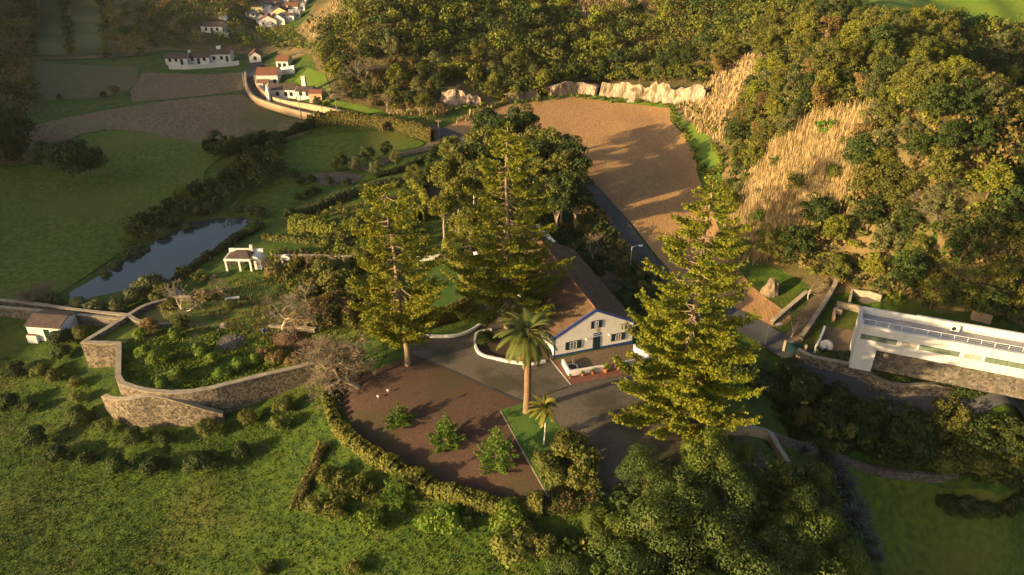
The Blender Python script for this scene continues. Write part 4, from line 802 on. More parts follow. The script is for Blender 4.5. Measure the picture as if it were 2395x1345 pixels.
tufts('pond_reeds', [(470,505),(600,500),(620,520),(560,580),(360,705),(170,735),(120,710),(330,690),(560,560),(580,515)], 500, 37, LG, .3, 1.1, .05, 'pale reeds round the pond', 8)
#@@PART3
# ------------------------------------------------------------------ walls
def wall(label, pts, th, m, name='stone_wall', base=-.6, cop=True, copm=None, smooth=True, world=False, cat='wall', group=None, hgt=None, seed=1):
    """pts: (px, py, z of the top) or, with hgt, (px, py) of the foot"""
    if hgt is not None: W_ = [(*G(a, b, False)[:2], hgt) for a, b in pts]
    else: W_ = [P(*q) for q in pts]
    W_ = catmull(W_, 6) if smooth else [np.array(q, float) for q in W_]
    out = [W_[0]]
    for a, b in zip(W_[:-1], W_[1:]):
        k = max(1, int(np.linalg.norm((b-a)[:2]) / .8))
        for i in range(1, k + 1): out.append(a + (b-a) * i / k)
    W_ = out; n = len(W_); c = W_[n // 2]; ox, oy = c[0], c[1]; oz = H(ox, oy); mb = MB(); mc = MB(); vs = []; vc = []; rs = np.random.RandomState(seed)
    for i, p in enumerate(W_):
        d = (W_[min(i+1, n-1)] - W_[max(i-1, 0)])[:2]; d = d / (np.linalg.norm(d) + 1e-9); nb = np.array([-d[1], d[0]]) * th / 2
        l, r_ = p[:2] + nb, p[:2] - nb; g = min(H(*l), H(*r_), H(*p[:2])); zt = (H(*p[:2]) + hgt if hgt is not None else p[2]) + rs.uniform(-.02, .02)
        for q, z in ((l, g + base), (l, zt), (r_, zt), (r_, g + base)): vs.append((q[0]-ox, q[1]-oy, z-oz))
        e = nb * 1.16; l, r_ = p[:2] + e, p[:2] - e
        for q, z in ((l, zt - .002), (l, zt + .1), (r_, zt + .1), (r_, zt - .002)): vc.append((q[0]-ox, q[1]-oy, z-oz))
    fs = [(i*4+j, (i+1)*4+j, (i+1)*4+(j+1) % 4, i*4+(j+1) % 4) for i in range(n-1) for j in range(4)] + [(0,1,2,3), (4*n-1, 4*n-2, 4*n-3, 4*n-4)]
    mb.add(vs, fs, m); 
    if not cop:
        o = mb.build(name); o.location = (ox, oy, oz); return tag(o, label, cat, group)
    o = thing(name, label, cat, (ox, oy, oz), 0, group); mb.build('masonry', o); mc.add(vc, fs, copm or M_coping); mc.build('coping', o); return o
wall('tall rubble retaining wall round the lower walled garden, its square end facing left', [(300,737,-.5),(194,801,-.5),(278,803,-.5),(276,880,-.5),(286,896,-.5),(320,908,-.5),(358,915,-.5),(400,918,-.5),(450,915,-.5),(505,905,-.5),(560,891,-.5),(640,871,-.5),(735,849,-.5),(782,849,-.5)], .6, M_stone, smooth=False, base=-1)
wall('separate curved stone wall bulging into the meadow below the garden', [(243,925,-2.9),(262,932,-2.3),(300,932,-1.3),(360,924,-.8),(430,940,-1.6),(480,955,-2.7),(522,966,-3.7)], .6, M_stone, base=-1)
wall('thin curved inner wall at the top of the lower garden', [(300,737,-.5),(325,751,-.6),(370,757,-.8),(405,755,-.9)], .5, M_stoned)
wall('long straight dark wall running off left behind the small shed', [(-60,712,-2.1),(100,727,-2.1),(288,747,-2.1)], .5, M_stoned, base=-1)
wall('second dark wall parallel to it along the pond end', [(-60,696,-2.2),(60,708,-2.2),(200,727,-2.2),(300,737,-1.6)], .5, M_stoned, base=-.8)
wall('sloping garden wall from the corner up to the terrace by the pond', [(300,737,-.5),(340,714,-.6),(395,699,-1.0)], .5, M_stoned)
wall('low terrace wall under the pale leafless tree', [(345,700),(400,702),(450,704)], .4, M_stoned, hgt=.7)
wall('long upper garden wall right of the open garden shed', [(640,598,.6),(720,597,.7),(830,600,.9)], .45, M_stoned)
wall('low wall at the right end of the walled garden', [(630,775),(690,778),(740,782)], .5, M_stoned, hgt=.9)
wall('sunlit ochre wall on the field side of the valley road', [(576,183),(577,208),(594,238),(640,258),(720,280),(800,293),(880,300)], .5, M_tan, hgt=1.7, copm=M_coping)
wall('sunlit ochre wall on the house side of the valley road', [(598,190),(606,212),(640,240),(720,257),(790,271),(850,282)], .5, M_tan, hgt=1.5, copm=M_coping)
wall('dark stone wall between road and flat white building', [(1862,838),(1905,858),(2000,880),(2200,926),(2470,985)], .5, M_stone, hgt=1.5)
wall('dark dry stone wall crossing the shaded slope below the forecourt', [(1800,1025),(1880,1052),(1960,1078),(2150,1120),(2440,1180)], .6, M_stoned, hgt=1.0, cop=False)
wall('sunlit broken end wall of the forecourt', [(1690,1020),(1760,1018),(1797,1030),(1815,1060),(1845,1110)], .5, M_tan, hgt=1.1, copm=M_coping)
wall('stone wall beside the farm track climbing to the wood', [(1872,800),(1900,760),(1935,705),(1960,655)], .5, M_stoned, hgt=1.0)
wall('low stone wall from the road to the foot of the slope, left of the farm track', [(1805,760),(1850,720),(1885,690)], .5, M_stoned, hgt=.6)
wall('low white curb along the round drive hedge', [(972,786),(1000,789),(1040,790),(1075,786),(1105,774),(1128,756),(1139,738)], .28, M_white, 'curb', hgt=.4, cop=False, cat='curb')
wall('low white curb round the planting bed behind the palm', [(1150,775),(1120,780),(1112,790),(1112,812),(1125,832),(1160,842),(1200,850),(1240,854),(1275,848)], .28, M_white, 'curb', hgt=.4, cop=False, cat='curb')
wall('white parapet wall behind the pots, longer left part', [(1316,853),(1331,880),(1420,866)], .25, M_white, 'terrace_wall', hgt=.85, cop=False, smooth=False)
wall('white parapet wall behind the pots, shorter right part', [(1438,862),(1513,848),(1520,838),(1486,826),(1483,818)], .25, M_white, 'terrace_wall', hgt=.85, cop=False, smooth=False)
wall('low white wall closing the far side of the small front lawn', [(955,612),(1010,608),(1045,604)], .3, M_whiteold, 'terrace_wall', hgt=.8, cop=False)
wall('bending white wall left of the flat building yard', [(1926,775),(1920,792),(1913,808),(1905,824),(1915,828)], .25, M_white, 'terrace_wall', hgt=.9, cop=False)
wall('concrete wall between the terrace end and the farm track', [(1955,718),(1985,724),(2012,730)], .4, M_coping, 'terrace_wall', hgt=.9, cop=False)
wall('short broken ochre wall on the grass left of the flat building', [(1948,752),(1950,730),(1968,736)], .35, M_tan, 'terrace_wall', hgt=.7, cop=False, smooth=False)
wall('concrete wall closing the yard behind the flat building', [(1984,716),(1990,690),(2030,695),(2060,705)], .3, M_coping, 'terrace_wall', hgt=1.0, cop=False, smooth=False)
wall('pink wall half hidden behind the flat building', [(2270,745),(2315,756)], .3, M_tan, 'terrace_wall', hgt=1.2, cop=False)
wall('long white front wall of the three valley houses', [(396,162),(440,162),(500,158),(560,152)], .4, M_white, 'front_wall', hgt=1.3, cop=False)
wall('white retaining wall behind the red-roofed road houses', [(610,178),(650,176),(690,170)], .4, M_white, 'front_wall', hgt=2.0, cop=False)

# ------------------------------------------------------------------ main house
c0 = np.array(P(1294, 839, 0)); c1 = np.array(P(1481, 806, 0)); HW = float(np.linalg.norm(c1 - c0)); HYAW = math.atan2(c1[1]-c0[1], c1[0]-c0[0]) + R(1.5); HL = 21.5
house = thing('farmhouse', 'long white gabled farmhouse with blue trim and old brown tiled roof', 'house', (c0[0], c0[1], .03), HYAW)
EL, ER, RX, RZ = 2.95, 3.25, HW * .5, 6.05
mb = MB(); mb.prism([(0,-.3),(HW,-.3),(HW,ER),(RX,RZ),(0,EL)], 0, HL, M_white); mb.build('wall', house)
def roof_mb(x0, z0, x1, z1, y0, y1, th, m, amp=.05, per=.42):
    """tiled slope: fine corrugation running down the slope"""
    mb = MB(); n = int((y1-y0) / (per / 4)); L = math.hypot(x1-x0, z1-z0); nx_, nz_ = -(z1-z0)/L, (x1-x0)/L
    if nz_ < 0: nx_, nz_ = -nx_, -nz_
    rows = 10; vs = []
    for i in range(n + 1):
        y = y0 + (y1-y0) * i / n; a = amp * abs(math.sin(math.pi * (y-y0) / per))
        for j in range(rows + 1):
            t = j / rows; s = th + a + .02 * ((j * 7 + i // 4 * 3) % 5) / 5; sag = -.05 * math.sin(math.pi * t) + .03 * math.sin(y * 1.3)
            vs.append((x0 + (x1-x0)*t + nx_*s, y, z0 + (z1-z0)*t + nz_*s + sag))
    mb.add(vs, [(i*(rows+1)+j, i*(rows+1)+j+1, (i+1)*(rows+1)+j+1, (i+1)*(rows+1)+j) for i in range(n) for j in range(rows)], m)
    mb.add([(x0,y0,z0+.004),(x1,y0,z1+.004),(x1,y1,z1+.004),(x0,y1,z0+.004),(x0+nx_*th,y0,z0+nz_*th),(x1+nx_*th,y0,z1+nz_*th),(x1+nx_*th,y1,z1+nz_*th),(x0+nx_*th,y1,z0+nz_*th)], [(0,1,5,4),(2,3,7,6),(3,0,4,7),(0,3,2,1)], m)
    return mb
sl = (RZ-EL)/RX; sr = (RZ-ER)/(HW-RX)
rf = roof_mb(-.35, EL-.35*sl, RX, RZ, .16, HL + .2, .12, M_tile).build('roof_slope', house)
roof_mb(HW+.35, ER-.35*sr, RX, RZ, .16, HL + .2, .12, M_tile).build('roof_slope', house)
mb = MB()
for i in range(46): mb.tube([(RX, .2 + i*.47, RZ+.17), (RX, .2 + i*.47 + .43, RZ+.2)], [.15, .13], M_tilered, 7)
mb.build('ridge_cap', house)
mb = MB()   # blue verge, corner strips and plinth
for (x0, z0, x1, z1) in ((-.32, EL-.32*sl, RX, RZ), (HW+.32, ER-.32*sr, RX, RZ)):
    mb.add([(x0,-.06,z0-.10),(x1,-.06,z1-.10),(x1,-.06,z1+.2),(x0,-.06,z0+.2),(x0,.155,z0-.10),(x1,.155,z1-.10),(x1,.155,z1+.2),(x0,.155,z0+.2)], [(0,1,2,3),(7,6,5,4),(3,2,6,7),(0,4,5,1),(0,3,7,4),(1,5,6,2)], M_blue)
mb.build('verge', house)
mb = MB(); mb.box(-.03, -.035, -.2, HW*.484, -.002, .45, M_blue); mb.box(HW*.576, -.035, -.2, HW+.03, -.002, .45, M_blue); mb.box(-.035, -.0, -.2, -.003, HL, .45, M_blue); mb.build('plinth', house)
mb = MB(); mb.box(-.02, -.03, .45, .1, -.003, EL-.12, M_blue); mb.box(HW-.1, -.03, .45, HW+.02, -.003, ER-.12, M_blue); mb.build('corner_strip', house)
def window(parent, x0, x1, z0, z1, y=-.0, shut=True, fm=None, lean=1, sh=.5, mull=True):
    fm = fm or M_white; w_ = MB(); w_.box(x0-.09, y-.07, z0-.09, x1+.09, y-.004, z1+.09, M_blue if shut else fm); o = w_.build('window', parent)
    f = MB(); t = .05
    f.box(x0, y-.095, z0, x0+t, y-.072, z1, fm); f.box(x1-t, y-.095, z0, x1, y-.072, z1, fm); f.box(x0+t, y-.095, z0, x1-t, y-.072, z0+t, fm); f.box(x0+t, y-.095, z1-t, x1-t, y-.072, z1, fm)
    if mull:
        xm = (x0+x1)/2; f.box(xm-.02, y-.09, z0+t, xm+.02, y-.0745, z1-t, fm)
        for k in (1, 2, 3): zz = z0 + (z1-z0)*k/4; f.box(x0+t, y-.088, zz-.014, xm-.02, y-.0745, zz+.014, fm); f.box(xm+.02, y-.088, zz-.014, x1-t, y-.0745, zz+.014, fm)
    f.build('frame', o); g = MB(); g.box(x0+.01, y-.0744, z0+.01, x1-.01, y-.0705, z1-.01, M_glass); g.build('pane', o)
    if shut:
        for a, b in ((x0-.09-sh, x0-.095), (x1+.095, x1+.09+sh)):
            s = MB(); s.box(a, y-.075, z0-.06, b, y-.02, z1+.06, M_green)
            for k in range(9): zz = z0 + (z1-z0)*k/8; s.box(a+.05, y-.09, zz-.03, b-.05, y-.0755, zz+.02, M_green)
            s.build('shutter', parent)
    return o
window(house, HW*.197, HW*.283, 1.0, 2.05); window(house, HW*.772, HW*.84, 1.0, 1.95); window(house, HW*.495, HW*.538, 3.55, 4.5, sh=.42)
d = MB(); d.box(HW*.485, -.05, .02, HW*.575, -.003, 2.12, M_blue); d = d.build('door', house)
f = MB(); f.box(HW*.485+.1, -.075, .06, HW*.53-.01, -.0505, 2.02, M_green); f.box(HW*.53+.01, -.075, .06, HW*.575-.1, -.0505, 2.02, M_green); f.build('door_leaf', d)
s = MB(); s.box(HW*.49, -.04, 2.25, HW*.575, -.003, 2.7, M_blue); s = s.build('sign', house); s['label'] = 'small blue name panel with faint white lettering over the door'
f = MB()
for k in range(7): f.box(HW*.49+.12+k*.105, -.046, 2.44, HW*.49+.18+k*.105, -.0405, 2.54, M_paintw)
f.build('lettering', s)
s = MB(); s.prism([(HW*.512,3.25),(HW*.512,2.95),(HW*.53,2.83),(HW*.548,2.95),(HW*.548,3.3),(HW*.512,3.3)], -.05, -.003, M_tan); s.build('crest_plaque', house)
for fx in (.396, .68):
    s = MB(); s.box(HW*fx-.05, -.2, 2.1, HW*fx+.05, -.004, 2.16, M_paintw); s.lathe([(.06,0),(.09,.05),(.09,.2),(.03,.25)], M_paintw, 8, (HW*fx, -.2, 1.98)); s.build('wall_lamp', house)
for k in range(3):
    yy = 3.5 + k * 5.5; s = MB(); s.box(-.06, yy, 1.0, -.004, yy+.9, 2.0, M_blue); s.box(-.08, yy+.08, 1.08, -.062, yy+.82, 1.92, M_glass); s.build('side_window', house)
def loc2w(o, x, y, z=0): return o.matrix_basis @ Vector((x, y, z))
# rear wing
p = loc2w(house, 1.0, HL + .6)
rw = thing('rear_wing', 'lower dark-roofed rear house with white parapet, mostly behind the tallest pine', 'house', p, HYAW + R(4))
mb = MB(); mb.prism([(0,-.3),(8.5,-.3),(8.5,2.7),(4.2,4.5),(0,2.7)], 0, 9, M_white); mb.build('wall', rw)
roof_mb(-.3, 2.6, 4.2, 4.52, .3, 8.8, .1, M_tiledark).build('roof_slope', rw); roof_mb(8.8, 2.6, 4.2, 4.52, .3, 8.8, .1, M_tiledark).build('roof_slope', rw)
mb = MB(); mb.prism([(-.1,2.7),(4.25,4.85),(8.6,2.7),(8.6,3.1),(4.25,5.2),(-.1,3.1)], -.15, .25, M_blue); mb.build('parapet', rw)
mb = MB(); mb.box(8.51, 2, 2.3, 8.9, 8.8, 3.3, M_white); mb.build('gutter_wall', rw)
mb = MB(); mb.box(1.6, 5, 3.3, 2.4, 5.8, 5.3, M_white); mb.box(1.5, 4.9, 5.3, 2.5, 5.9, 5.42, M_whiteold); mb.build('chimney', rw)
# planter, pots
x, y, z = P(1338, 868, 0); t = thing('round_planter', 'round white planter with soil and two canes behind the parapet', 'planter', (x, y, .12)); mb = MB(); mb.lathe([(.62,0),(.66,.1),(.64,.5),(.7,.52),(.7,.6),(.58,.6),(.56,.5)], M_white, 24); mb.build('tub', t); mb = MB(); mb.lathe([(.555,.46),(.555,.52)], M_bed, 20); mb.build('soil', t)
mb = MB(); mb.tube([(.05,0,.5),(.02,.05,1.9)], .025, M_wood, 5); mb.tube([(.2,.1,.5),(.22,.1,1.4)], .02, M_wood, 5); mb.build('cane', t)
for i, (a, b, s, lab) in enumerate([(1333,886,.8,'small potted plant at the left foot of the white parapet'),(1362,880,.9,'second small pot from the left before the white parapet'),(1386,875,1.0,'third pot from the left, short green plant'),(1416,871,1.5,'large potted spiky plant left of the parapet gap'),(1445,865,1.35,'potted green plant right of the parapet gap'),(1467,862,1.0,'second pot right of the parapet gap'),(1488,857,.95,'rightmost pot before the white parapet')]):
    x, y, z = G(a, b); t = thing('potted_plant', lab, 'potted plant', (x, y, z + .08), i, 'terracotta pots along the parapet', s)
    mb = MB(); mb.lathe([(.14,0),(.2,.3),(.23,.3),(.23,.36),(.19,.36)], M_terra, 14); mb.build('pot', t)
    rs = np.random.RandomState(i); Q = []
    for k in range(40):
        an = rs.rand() * 6.28; e = rs.uniform(.1, 1.4); d_ = np.array([math.cos(an)*math.cos(e), math.sin(an)*math.cos(e), math.sin(e)]); sd = np.array([-math.sin(an), math.cos(an), 0]) * .035; L = rs.uniform(.3, .55); b0 = np.array([0, 0, .34])
        Q.append([b0-sd*.5, b0+sd*.5, b0+d_*L+sd, b0+d_*L-sd])
    mb = MB(); mb.quads(Q, LF); mb.build('foliage', t)
# ------------------------------------------------------------------ flat white building
f0 = np.array(P(2013, 760, 5.2)); f1 = np.array(P(2395, 830, 5.2)); FY = math.atan2(f1[1]-f0[1], f1[0]-f0[0]); o0 = (f0[0], f0[1], 0)
fb = thing('flat_roofed_building', 'long modern white building with roof terrace at the right edge', 'building', o0, FY); FL = 32
M_whitefb = mat('white_render_shaded', (.56,.56,.57), (.47,.47,.48), scale=.7, bump=.05, bscale=6, c3=(.38,.38,.38), s3=.9, f3=.35, stretch=(1,1,.3))  # bright white render greyed all over, standing in for tree shade on it
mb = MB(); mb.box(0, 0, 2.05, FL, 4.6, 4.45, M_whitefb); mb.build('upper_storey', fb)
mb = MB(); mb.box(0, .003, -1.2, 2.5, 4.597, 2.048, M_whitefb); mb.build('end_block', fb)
mb = MB(); mb.box(2.503, 1.3, -1.6, FL, 4.4, 2.047, M_stoned); mb.build('undercroft_wall', fb)
mb = MB(); mb.box(.303, .75, 4.452, FL, 4.3, 4.47, M_roofgrey); mb.build('roof_deck', fb)
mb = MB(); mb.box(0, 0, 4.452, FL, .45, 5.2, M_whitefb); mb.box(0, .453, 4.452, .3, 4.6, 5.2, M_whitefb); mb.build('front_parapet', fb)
mb = MB(); mb.box(.303, 4.303, 4.452, 6.5, 4.6, 5.35, M_white); mb.box(6.503, 4.25, 4.452, FL, 4.6, 5.5, M_white); mb.build('back_parapet', fb)
x = .6; k = 0
for a, b, kind in ((.35,4.4,'g'),(4.9,6.6,'l'),(6.9,11.2,'g'),(11.7,13.5,'l'),(13.9,18.4,'g'),(19.0,24.2,'g'),(24.6,26.4,'l'),(26.8,31,'g')):
    if kind == 'g':
        w_ = MB(); w_.box(a, -.03, 3.3, b, -.003, 4.0, M_dark); w_ = w_.build('window', fb); n = max(2, int((b-a)/1.05)); g = MB()
        for q in range(n): g.box(a+.04+(b-a-.04)*q/n, -.045, 3.34, a+(b-a-.04)*(q+1)/n, -.032, 3.96, M_frost)
        g.build('pane', w_)
    else:
        w_ = MB(); w_.box(a, -.02, 3.3, b, -.003, 4.0, M_dark); nxx = 11
        for q in range(nxx + 1): xx = a + (b-a-.05)*q/nxx; w_.box(xx, -.06, 3.3, xx+.05, -.021, 4.0, M_whiteold)
        for q in range(5): zz = 3.3 + .165*q; w_.box(a+.001, -.058, zz, b-.001, -.0215, zz+.04, M_whiteold)
        w_.build('lattice_vent', fb)
for a, b in ((.31,4.9),(7.0,11.6),(14.0,20.5),(22.5,31)):
    s = MB(); s.box(a, .62, 4.471, b, .748, 4.95, M_whiteold); s.build('bench_upstand', fb)
for a, b in ((5.0,6.9),(11.7,13.9),(20.6,22.4)):
    s = MB(); s.box(a, .47, 4.455, b, .745, 4.8, M_tiledark); s.build('louvre_box', fb)
rl = MB(); n = 22
for i in range(n + 1): xx = .35 + (FL-.6)*i/n; rl.box(xx-.02, .9, 4.471, xx+.02, .94, 5.6, M_paintw)
for zz in (4.85, 5.1, 5.35): rl.box(.35, .915, zz, FL-.25, .93, zz+.016, M_paintw)
rl.box(.35, .90, 5.6, FL-.25, .95, 5.64, M_paintw); rl.build('railing', fb)
for label, loc in (('white air conditioner outdoor unit on the roof terrace', (10.8, 3.9, 4.472)), ('white box unit on the ground in front of the undercroft', (19.5, -1.6, None))):
    p = loc2w(fb, loc[0], loc[1], 0); zz = loc[2] if loc[2] else 0
    if not loc[2]: p = Vector(G(2342, 900)); zz = p.z
    t = thing('air_conditioner', label, 'air conditioner', (p.x, p.y, zz + .02), FY); mb = MB(); mb.box(-.5,-.18,.08,.5,.18,.8,M_paintw); mb.box(-.45,-.15,0,-.35,.15,.079,M_metal); mb.box(.35,-.15,0,.45,.15,.079,M_metal); mb.build('casing', t)
    mb = MB(); mb.tube([(-.12,-.215,.44),(-.12,-.181,.44)], .26, M_dark, 20); mb.build('fan', t)
# ------------------------------------------------------------------ small buildings
def cottage(name, label, px, py, w_, d_, hw, hr, yaw, wm=M_white, rm=M_tilered, wins=(), door=None, chim=None, cat='house', group=None, gable_front=False, z=None, sink=1.0):
    x, y, zz = G(px, py); o = thing(name, label, cat, (x, y, zz if z is None else z), R(yaw), group); mb = MB()
    W2, D2 = w_/2, d_/2
    if hr <= 0:
        mb.box(-W2, 0, -sink, W2, d_, hw, wm); mb.build('wall', o); m2 = MB(); m2.box(-W2+.15, .15, hw+.003, W2-.15, d_-.15, hw+.08, rm); m2.build('roof', o)
    elif gable_front:
        mb.prism([(-W2,-sink),(W2,-sink),(W2,hw),(0,hw+hr),(-W2,hw)], 0, d_, wm); mb.build('wall', o); s = hr / W2; m2 = MB()
        for g in (-1, 1): m2.add([(g*(W2+.25), -.15, hw-.25*s+.02), (0,-.15,hw+hr+.02), (0,d_+.15,hw+hr+.02), (g*(W2+.25),d_+.15,hw-.25*s+.02), (g*(W2+.25), -.15, hw-.25*s+.16), (0,-.15,hw+hr+.16), (0,d_+.15,hw+hr+.16), (g*(W2+.25),d_+.15,hw-.25*s+.16)], [(0,1,2,3),(7,6,5,4),(0,4,5,1),(2,6,7,3),(0,3,7,4)], rm)
        m2.build('roof', o)
    else:
        vs = [(-W2,0,-sink),(-W2,d_,-sink),(-W2,d_,hw),(-W2,D2,hw+hr),(-W2,0,hw)]; vs += [(-a, b, c) for a, b, c in vs]
        mb.add(vs, [(4,3,2,1,0),(5,6,7,8,9),(0,1,6,5),(1,2,7,6),(2,3,8,7),(3,4,9,8),(4,0,5,9)], wm); mb.build('wall', o); s = hr / D2; m2 = MB(); e = .2
        for y0, z0 in ((-e, hw-e*s), (d_+e, hw-e*s)):
            m2.add([(-W2-.1,y0,z0+.02),(W2+.1,y0,z0+.02),(W2+.1,D2,hw+hr+.02),(-W2-.1,D2,hw+hr+.02),(-W2-.1,y0,z0+.17),(W2+.1,y0,z0+.17),(W2+.1,D2,hw+hr+.17),(-W2-.1,D2,hw+hr+.17)], [(0,3,2,1),(4,5,6,7),(0,1,5,4),(1,2,6,5),(0,4,7,3)], rm)
        m2.build('roof', o)
    for a, b, ww, hh in wins: m3 = MB(); m3.box(a-ww/2, -.05, b, a+ww/2, -.003, b+hh, M_dark); m3.box(a-ww/2-.06, -.08, b-.08, a+ww/2+.06, -.051, b-.0, M_whiteold); m3.build('window', o)
    if door is not None: m3 = MB(); m3.box(door-.4, -.05, .02, door+.4, -.003, min(2.0, hw-.25), M_green); m3.build('door', o)
    if chim: 
        cx, cy, cs, ch = chim; m3 = MB(); m3.box(cx-cs/2, cy-cs/2, hw*.6, cx+cs/2, cy+cs/2, ch, wm); m3.box(cx-cs/2-.08, cy-cs/2-.08, ch+.003, cx+cs/2+.08, cy+cs/2+.08, ch+.15, M_whiteold); m3.build('chimney', o)
    return o
W2_ = lambda *a: [(q, 1.0, .8, 1.0) for q in a]
cottage('white_shed', 'small white shed with dark tiled roof and dark door, left of the garden corner', 112, 798, 5.2, 4.0, 2.4, .7, -7, rm=M_tiledark, wins=[(1.7,.9,.5,.8)], door=.3)
x, y, z = G(83, 800); cottage('shed_annex', 'low white lean-to box against the small shed', 78, 803, 1.5, 1.5, 1.2, 0, -7, cat='shed')
cottage('roadside_house', 'white two-window house with red roof beside the bend of the valley road', 628, 203, 5.6, 5, 3.2, 1.3, 4, wins=W2_(-1.6, 1.9), door=.2, group='roadside houses')
cottage('roadside_house', 'small red-roofed white house above the road, nearest the grass slope', 662, 165, 3.4, 3.6, 2.6, 1.0, -3, wins=W2_(.6), door=-.8, group='roadside houses')
cottage('roadside_house', 'long low white house with bright white gable end on the road', 660, 233, 7.4, 4, 2.6, .9, -6, rm=M_tiledark, wins=W2_(-1, 1.2, 2.6), group='roadside houses')
cottage('roadside_house', 'tiny lean-to house just below the two-window road house', 617, 211, 3.0, 2.2, 2.0, .5, 4, wins=W2_(.5), group='roadside houses')
cottage('roadside_house', 'low white house under the tall white chimney', 712, 233, 4.0, 3.6, 2.1, .7, -8, rm=M_tiledark, wins=W2_(-.8, .9), chim=(-.5, 2.4, 1.0, 5.2), group='roadside houses')
cottage('roadside_house', 'orange stone outbuilding at the end of the roadside houses', 739, 240, 3.3, 3, 2.3, .5, -5, wm=M_tan, wins=[(.0,1.0,.5,.7)], group='roadside houses')
cottage('roadside_house', 'farthest road house, red roof, right at the top of the road', 598, 148, 3.4, 4.2, 2.2, 1.2, 10, wins=W2_(0), gable_front=True, group='roadside houses')
x, y, z = G(628, 240); mb = MB(); mb.prism([(-1.3,-.5),(1.3,-.5),(1.3,2.6),(.9,4.0),(-.4,4.6),(-1.3,2.8)], 0, .4, M_white); o = mb.build('gable_wall'); o.location = (x, y, z); o.rotation_euler = (0, 0, R(-58)); tag(o, 'bright white sunlit gable wall standing at the road edge', 'wall')
cottage('row_house', 'left white house of the valley row, roof part fallen', 414, 152, 6.4, 4.4, 2.0, .9, 3, rm=M_tiledark, wins=W2_(-1.8, 0), door=1.6, group='row of white valley houses')
cottage('row_house', 'middle white house of the valley row with two pale roof lights', 466, 150, 6.4, 4.4, 2.0, .9, 4, rm=M_tiledark, wins=W2_(-1.8, 1.8), door=0, chim=(-2.9, 2.2, .7, 3.5), group='row of white valley houses')
cottage('row_house', 'right and tallest white house of the valley row', 517, 147, 6.0, 4.8, 2.6, 1.0, 5, rm=M_tiledark, wins=W2_(-1.8, .4), door=2.0, chim=(-.6, 2.6, 1.1, 4.3), group='row of white valley houses')
cottage('slope_house', 'lone bluish white house on the wooded slope below the village', 497, 79, 7.5, 5, 2.4, .9, -6, rm=M_tiledark, wins=W2_(-2, 2), door=0, group='lone slope houses')
cottage('slope_house', 'low pale annex right of the lone slope house', 522, 87, 4.5, 3, 1.5, 0, -12, wm=M_whiteold, rm=M_roofgrey, group='lone slope houses')
cottage('slope_house', 'tiny white hut above the lone slope house', 521, 47, 2.6, 2, 1.8, .6, 0, group='lone slope houses')
for i, (a, b, w_, d_, hw, hr, yw, wm, rm, gf, lab) in enumerate([
 (628,64,9,8,3.6,2.2,8,M_white,M_tilered,True,'large white gabled village house nearest the valley'),(652,60,7,7,3.2,2.2,-8,M_white,M_tiledark,True,'white gabled village house touching the right side of the largest one'),
 (655,46,8,7,4.2,2.0,5,M_yellow,M_tiledark,True,'pale yellow gabled village house behind the largest white one'),(676,52,6,6,3.4,1.2,-10,M_white,M_tilered,False,'white village house by the foot of the dry ridge'),
 (602,33,6,6,4.0,1.6,10,M_yellow,M_tiledark,False,'yellow village house at the upper left'),(622,36,6,5,3.4,1.2,0,M_white,M_tiledark,False,'bluish white village house right of the upper yellow one'),
 (640,30,6,5,3.6,1.2,6,M_white,M_tiledark,False,'white village house at the centre of the cluster'),(662,30,6,5,3.4,1.2,-6,M_white,M_tilered,False,'white village house with red roof in the upper right of the village'),
 (684,34,7,5,4.2,1.4,0,M_white,M_tilered,False,'red-roofed village house against the dry ridge'),(690,46,6,5,3.6,1.0,5,M_whiteold,M_roofgrey,False,'grey-white village house at the right end'),
 (642,18,6,5,3.4,1.2,10,M_white,M_tilered,False,'small white village house second from the top'),(668,16,6,5,3.4,1.2,0,M_whiteold,M_tiledark,False,'greyish village house near the top of the village'),
 (690,20,6,5,3.4,1.2,-5,M_white,M_tiledark,False,'white village house beside the topmost ones on the right'),(588,44,5,4,2.6,1.0,5,M_whiteold,M_tiledark,False,'small pale house at the left end of the village'),
 (705,10,6,5,3.4,1.0,-5,M_white,M_roofgrey,False,'white village house partly behind the dry ridge'),(680,4,6,5,3.2,1.2,4,M_white,M_tilered,False,'highest village house in view'),(612,56,5,5,3.4,1.6,12,M_white,M_tiledark,True,'slim white gabled village house left of the largest one'),(630,48,6,5,3.6,1.4,-4,M_whiteold,M_tiledark,False,'plain pale house right behind the largest white gable'),(668,41,6,5,3.6,1.4,8,M_white,M_tiledark,False,'white village house just right of the pale yellow gable'),(612,22,6,5,3.2,1.2,4,M_white,M_tilered,False,'white red-roofed house above the upper yellow one'),(652,8,6,5,3.2,1.2,-4,M_white,M_tiledark,False,'white village house at the top picture edge, middle one'),(628,12,5,4,3.0,1.0,6,M_whiteold,M_tiledark,False,'pale village house at the top picture edge, leftmost one'),(703,28,5,4,3.2,1.0,0,M_white,M_roofgrey,False,'white flat-looking house tucked behind the dry ridge'),(715,3,6,5,3.4,1.2,0,M_white,M_tiledark,False,'last white house at the top, over the ridge')]):
    rm = M_roofgrey if (rm is M_tiledark and i % 2) else (M_tiledark if rm is M_tilered and i % 2 else rm)
    cottage('village_house', lab, a, b, w_ * .68, d_ * .68, hw * .68, hr * .7, yw, wm=wm, rm=rm, wins=[(-w_*.18,1.0,.5,.7),(w_*.18,1.0,.5,.7)], group='houses of the far village', gable_front=gf, chim=(w_*.15, d_*.3, .5, (hw+hr)*.75) if i % 3 == 0 else None)
cottage('outbuilding', 'small white outbuilding left of the tallest pine behind the drive', 1150, 640, 3.4, 3, 2.6, .8, 25, rm=M_tiledark, wins=[(0,1,.6,.7)], cat='shed')
